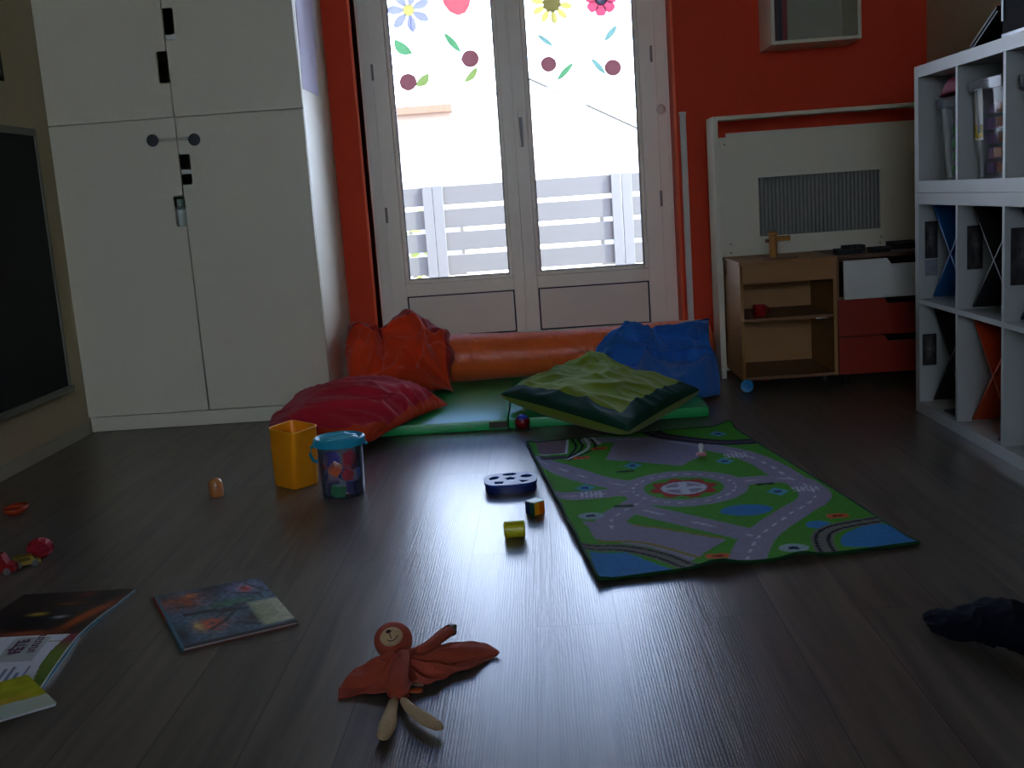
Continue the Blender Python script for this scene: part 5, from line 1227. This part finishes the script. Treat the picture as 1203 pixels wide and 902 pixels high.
# body tube down to the feet
def skin(name, pts, m, parent, flat=1.):
    bm = bmesh.new(); P = [Vector(p[:3]) for p in pts]; R = [p[3] for p in pts]
    P2_ = catmull(np.array([tuple(p) for p in P]), 24, 0); R2_ = np.interp(np.linspace(0, 1, 24), np.linspace(0, 1, len(R)), R)
    rings = []
    for i in range(24):
        d = Vector(P2_[min(i+1, 23)]-P2_[max(i-1, 0)]).normalized(); x = d.cross(Vector((0, 0, 1))).normalized(); y = x.cross(d).normalized()
        r = R2_[i]*(1 if 1 < i < 22 else (.78 if i in (1, 22) else .35)); rings.append([Vector(P2_[i])+x*math.cos(2*PI*k/20)*r+y*math.sin(2*PI*k/20)*r*flat for k in range(20)])
    loft(bm, rings)
    for v in bm.verts: v.co.z = max(v.co.z, .001)
    return obj(name, bm, m, parent, smooth='all')
def pr(x, y, z, r): q_ = px(x, y, 2, z); return (q_.x, q_.y, q_.z, r)
skin('torso', [pr(474, 764, .034, .013), pr(470, 780, .036, .0165), pr(467, 800, .026, .0195), pr(466, 819, .014, .0175)], PK, doll, .62)
skin('foot', [pr(463.5, 820, .012, .008), pr(459, 836, .012, .0105), pr(455, 852, .014, .0150), pr(449, 868, .012, .0100)], CRM, doll, .75)
skin('foot', [pr(472, 820, .012, .006), pr(483, 833, .014, .0100), pr(500, 845, .015, .0125), pr(520, 856, .012, .0080)], CRM, doll, .8)
ar = skin('arm', [pr(490, 766, .030, .010), pr(506, 757, .030, .012), pr(520, 746, .030, .0135), pr(529, 740, .028, .0135)], PK, doll, .8)
skin('grey_cuff', [pr(527.5, 741, .028, .0142), pr(531, 739.5, .027, .0146), pr(535, 740, .026, .0130)], mat('grey_satin', (96, 92, 82), .6), ar, .8)
skin('label_tag', [pr(480, 812, .008, .005), pr(488, 811, .007, .009), pr(497, 811, .006, .008)], mat('orange_tag', (200, 90, 40), .8), doll, .35)
skin('label_tag', [pr(482, 803, .012, .005), pr(490, 803, .011, .008), pr(498, 804, .008, .006)], PKB, doll, .4)
# head
hc = px(462, 752, 2, .040); hr = .0345
hd_bm = bmesh.new(); sphere(hd_bm, hc, hr, (1.04, 1.08, .98), 32); head = obj('head', hd_bm, PK, doll, smooth='all')
# face looks up and toward the camera's upper left
fd = Vector((-.02, -.60, .80)).normalized(); fr_ = fd.cross(Vector((.10, .3, 1))).normalized(); fr_ = Vector((.97, -.05, .1)); fr_ = (fr_-fd*fr_.dot(fd)).normalized(); fu_ = fr_.cross(fd).normalized()*1.0
if fu_.y < 0: fu_ = -fu_
rot = .22; fr2 = fr_*math.cos(rot)+fu_*math.sin(rot); fu2 = -fr_*math.sin(rot)+fu_*math.cos(rot)
def onface(u, v, rr=0.): 
    d = (fd+fr2*u+fu2*v).normalized(); return hc+Vector((d.x*hr*1.04, d.y*hr*1.08, d.z*hr*.98))+d*rr
def face_patch(name, cu_, cv_, su, sv, h, m, shape='ell'):
    bm = bmesh.new(); n = 32; rings = []
    for t_ in (1., .93, .7, .35):
        rings.append([onface(cu_+su*t_*math.cos(2*PI*k/n), cv_+sv*t_*math.sin(2*PI*k/n), h*math.sqrt(1-t_**2*.98)+.0002) for k in range(n)])
    loft(bm, rings, False, True); return obj(name, bm, m, head, smooth='all')
face_patch('muzzle', .0, -.40, .76, .64, .006, CRM)
face_patch('nose', -.06, -.06, .15, .11, .009, mat('brown_thread', (70, 40, 34), .8))
bm = bmesh.new(); tube(bm, [onface(-.04, -.14, .0078), onface(-.02, -.32, .0078), onface(.01, -.46, .0075)], .0009, 6); tube(bm, [onface(-.22, -.46, .0070), onface(-.10, -.58, .0072), onface(.06, -.59, .0072), onface(.22, -.50, .0070), onface(.32, -.36, .0066)], .0009, 6)
obj('mouth', bm, MATS['brown_thread'], head)

# =================================================================== DARK SLIPPER-SOCK AT RIGHT
sk = thing('polka_dot_cloth', 'crumpled navy garment with tiny pale dots on the floor at the right edge', 'clothing', (.83, 1.93, 0))
def sp(x, y, z): return tuple(px(x, y, 2, z))
rows = [[sp(1083, 722, .012), sp(1112, 720, .02), sp(1140, 714, .035), sp(1165, 706, .045), sp(1200, 712, .04), sp(1235, 722, .03)],
        [sp(1084, 727, .012), sp(1115, 729, .03), sp(1145, 727, .045), sp(1170, 722, .06), sp(1205, 728, .055), sp(1240, 738, .04)],
        [sp(1090, 733, .010), sp(1120, 740, .02), sp(1150, 742, .03), sp(1180, 744, .04), sp(1208, 752, .04), sp(1245, 758, .03)],
        [sp(1098, 738, .006), sp(1125, 747, .008), sp(1155, 751, .01), sp(1180, 755, .012), sp(1208, 767, .012), sp(1245, 776, .012)]]
cushion(sk, 'fabric', np.array(rows), .028, mat('navy_knit', (16, 20, 32), .95, .1, .1, 60, .3, 300), 60, 34, 8., [(4, 3, .006, .3), (9, 5, .003, 1.)], ex=.4)
# dots printed on the fabric: small flat discs following the surface
bpy.context.view_layer.update()
fab = [c for c in bpy.data.objects if c.parent == sk][0]; mev = fab.data; rnd = random.Random(6); cand = [p for p in mev.polygons if p.normal.z > .25]
bm = bmesh.new()
for k in range(46):
    p = rnd.choice(cand); c = p.center+p.normal*.0006; lathe(bm, c, [(0, 0), (.0019, 0), (0, .0004)], 8, p.normal)
obj('dots', bm, mat('dot_print', (190, 180, 165), .9), sk, world=False)
fab['label'] = 'navy dotted fabric'

# =================================================================== ON TOP OF THE BOOKCASE
zt = 1.1735
q = px(1143, 56, 0, BX0+.03)
t = thing('ring_binder', 'black ring binder leaning on top of the bookcase against the dark crate', 'binder', (1.36, 3.28, zt))
yy0 = px(1141, 56, 0, BX0+.04).y; top = px(1172, 14, 0, BX0+.04)
A_, B_ = Vector((BX0+.04, yy0, zt+.001)), Vector((BX0+.04, top.y, top.z)); n_ = Vector((0, -(B_-A_).z, (B_-A_).y)).normalized()*.003
for nm, k0, k1, mm in (('cover', 0, 1, BLACK), ('cover', 2.2, 3.2, BLACK)):
    bm = bmesh.new(); s_ = n_*(-2)*k0; e2 = n_*(-2)*k1; sh_ = Vector((0, 0, 0))
    P = [A_+s_, B_+s_, B_+e2, A_+e2]; P = [Vector((p.x, p.y, max(p.z, zt+.0008))) for p in P]; prism(bm, P, (.26, 0, 0)); obj(nm, bm, mm, t)
bm = bmesh.new(); s_ = n_*(-2)*1.05; e2 = n_*(-2)*2.15; P = [A_+(B_-A_)*.04+s_, A_+(B_-A_)*.96+s_, A_+(B_-A_)*.96+e2, A_+(B_-A_)*.04+e2]; P = [Vector((p.x+.01, p.y, max(p.z, zt+.0008))) for p in P]; prism(bm, P, (.24, 0, 0)); obj('paper_stack', bm, mat('dark_pages', (24, 24, 26), .8, .2), t)
yk = px(1174, 14, 0, BX0+.03).y; cr_ = thing('storage_crate', 'dark navy plastic crate on the bookcase top at the upper right edge', 'crate', (1.46, yk-.2, zt))
bm = bmesh.new(); y0, y1, x0, x1, z1 = yk-.42, yk-.022, BX0+.03, BX1-.03, zt+.24; w = .005
box(bm, x0, x0+w, y0, y1, zt+.001, z1, .001); box(bm, x1-w, x1, y0, y1, zt+.001, z1, .001); box(bm, x0+w, x1-w, y0, y0+w, zt+.001, z1); box(bm, x0+w, x1-w, y1-w, y1, zt+.001, z1); box(bm, x0+w, x1-w, y0+w, y1-w, zt+.001, zt+.006)
obj('crate_body', bm, mat('navy_plastic', (7, 8, 11), .7, .04), cr_)
bm = bmesh.new(); box(bm, x0-.003, x0, y0, y1, zt+.002, zt+.016, .001); obj('base_rim', bm, mat('blue_rim', (40, 70, 120), .2), cr_)
bm = bmesh.new(); box(bm, x0-.004, x0-.0002, y1-.012, y1, zt+.05, z1, .001); obj('corner_rib', bm, mat('pale_rim', (90, 110, 115), .3), cr_)
# magenta bag on the farthest clear box
t = thing('small_bag', 'magenta folded bag on the lid of the farthest clear box', 'bag', (1.44, 3.58, 1.062))
rows = [[(1.52, 3.735, 1.070), (1.52, 3.62, 1.10), (1.52, 3.50, 1.068)], [(1.44, 3.735, 1.070), (1.44, 3.60, 1.118), (1.44, 3.50, 1.09)], [(1.36, 3.725, 1.070), (1.35, 3.62, 1.108), (1.36, 3.51, 1.10)], [(1.335, 3.72, 1.066), (1.33, 3.61, 1.070), (1.335, 3.50, 1.068)]]
_g = ground
def ground(x, y): return 1.0622
cushion(t, 'fabric', np.array(rows), .035, mat('magenta_nylon', (140, 8, 60), .6, .2, .1, 40), 30, 30, 4., [(4, 4, .006, .4)], ex=.5)
ground = _g
bm = bmesh.new(); tube(bm, [(1.37, 3.66, 1.075), (1.36, 3.62, 1.112), (1.36, 3.56, 1.114), (1.37, 3.53, 1.10)], .003, 8); obj('strap', bm, MATS['magenta_nylon'], t, smooth='all')

# =================================================================== LIGHT
w = bpy.data.worlds.new('world'); scene.world = w; w.use_nodes = True; nt = w.node_tree; nt.nodes.clear(); N = nt.nodes.new; L = nt.links.new
out = N('ShaderNodeOutputWorld'); bg = N('ShaderNodeBackground'); tc = N('ShaderNodeTexCoord'); sp_ = N('ShaderNodeSeparateXYZ'); L(tc.outputs['Generated'], sp_.inputs[0])
cr = N('ShaderNodeValToRGB'); e = cr.color_ramp.elements; e[0].position = .0; e[0].color = (.70, .82, 1.04, 1); e[1].position = .9; e[1].color = (.10, .16, .30, 1); e2 = cr.color_ramp.elements.new(.31); e2.color = (.72, .86, 1.12, 1); e3 = cr.color_ramp.elements.new(.345); e3.color = (.05, .09, .19, 1)
L(sp_.outputs['Z'], cr.inputs[0]); 
gx = N('ShaderNodeMath'); gx.operation = 'MULTIPLY_ADD'; gx.inputs[1].default_value = .65; gx.inputs[2].default_value = 1.0; L(sp_.outputs['X'], gx.inputs[0])   # sky is brighter on the sun's side
gm_ = N('ShaderNodeVectorMath'); gm_.operation = 'SCALE'; L(cr.outputs[0], gm_.inputs[0]); L(gx.outputs[0], gm_.inputs['Scale']); L(gm_.outputs[0], bg.inputs[0]); bg.inputs[1].default_value = 1.0; L(bg.outputs[0], out.inputs[0])
WORLD_BG = bg
sd_ = bpy.data.lights.new('sun', 'SUN'); so_ = bpy.data.objects.new('sun', sd_); COL.objects.link(so_); sd_.energy = 14.0; sd_.angle = .01; sd_.color = (1, .95, .86)
so_.rotation_euler = (math.radians(52), 0, math.radians(68)); so_.location = (0, 0, 6)
WORLD_BG.inputs[1].default_value = 18
vs = scene.view_settings; scene.display_settings.display_device = 'sRGB'; vs.view_transform = 'Standard'; vs.look = 'None'; vs.gamma = 1; vs.use_curve_mapping = False; vs.exposure = 0.0
scene.cycles.max_bounces = 16; scene.cycles.diffuse_bounces = 8; scene.cycles.transparent_max_bounces = 16
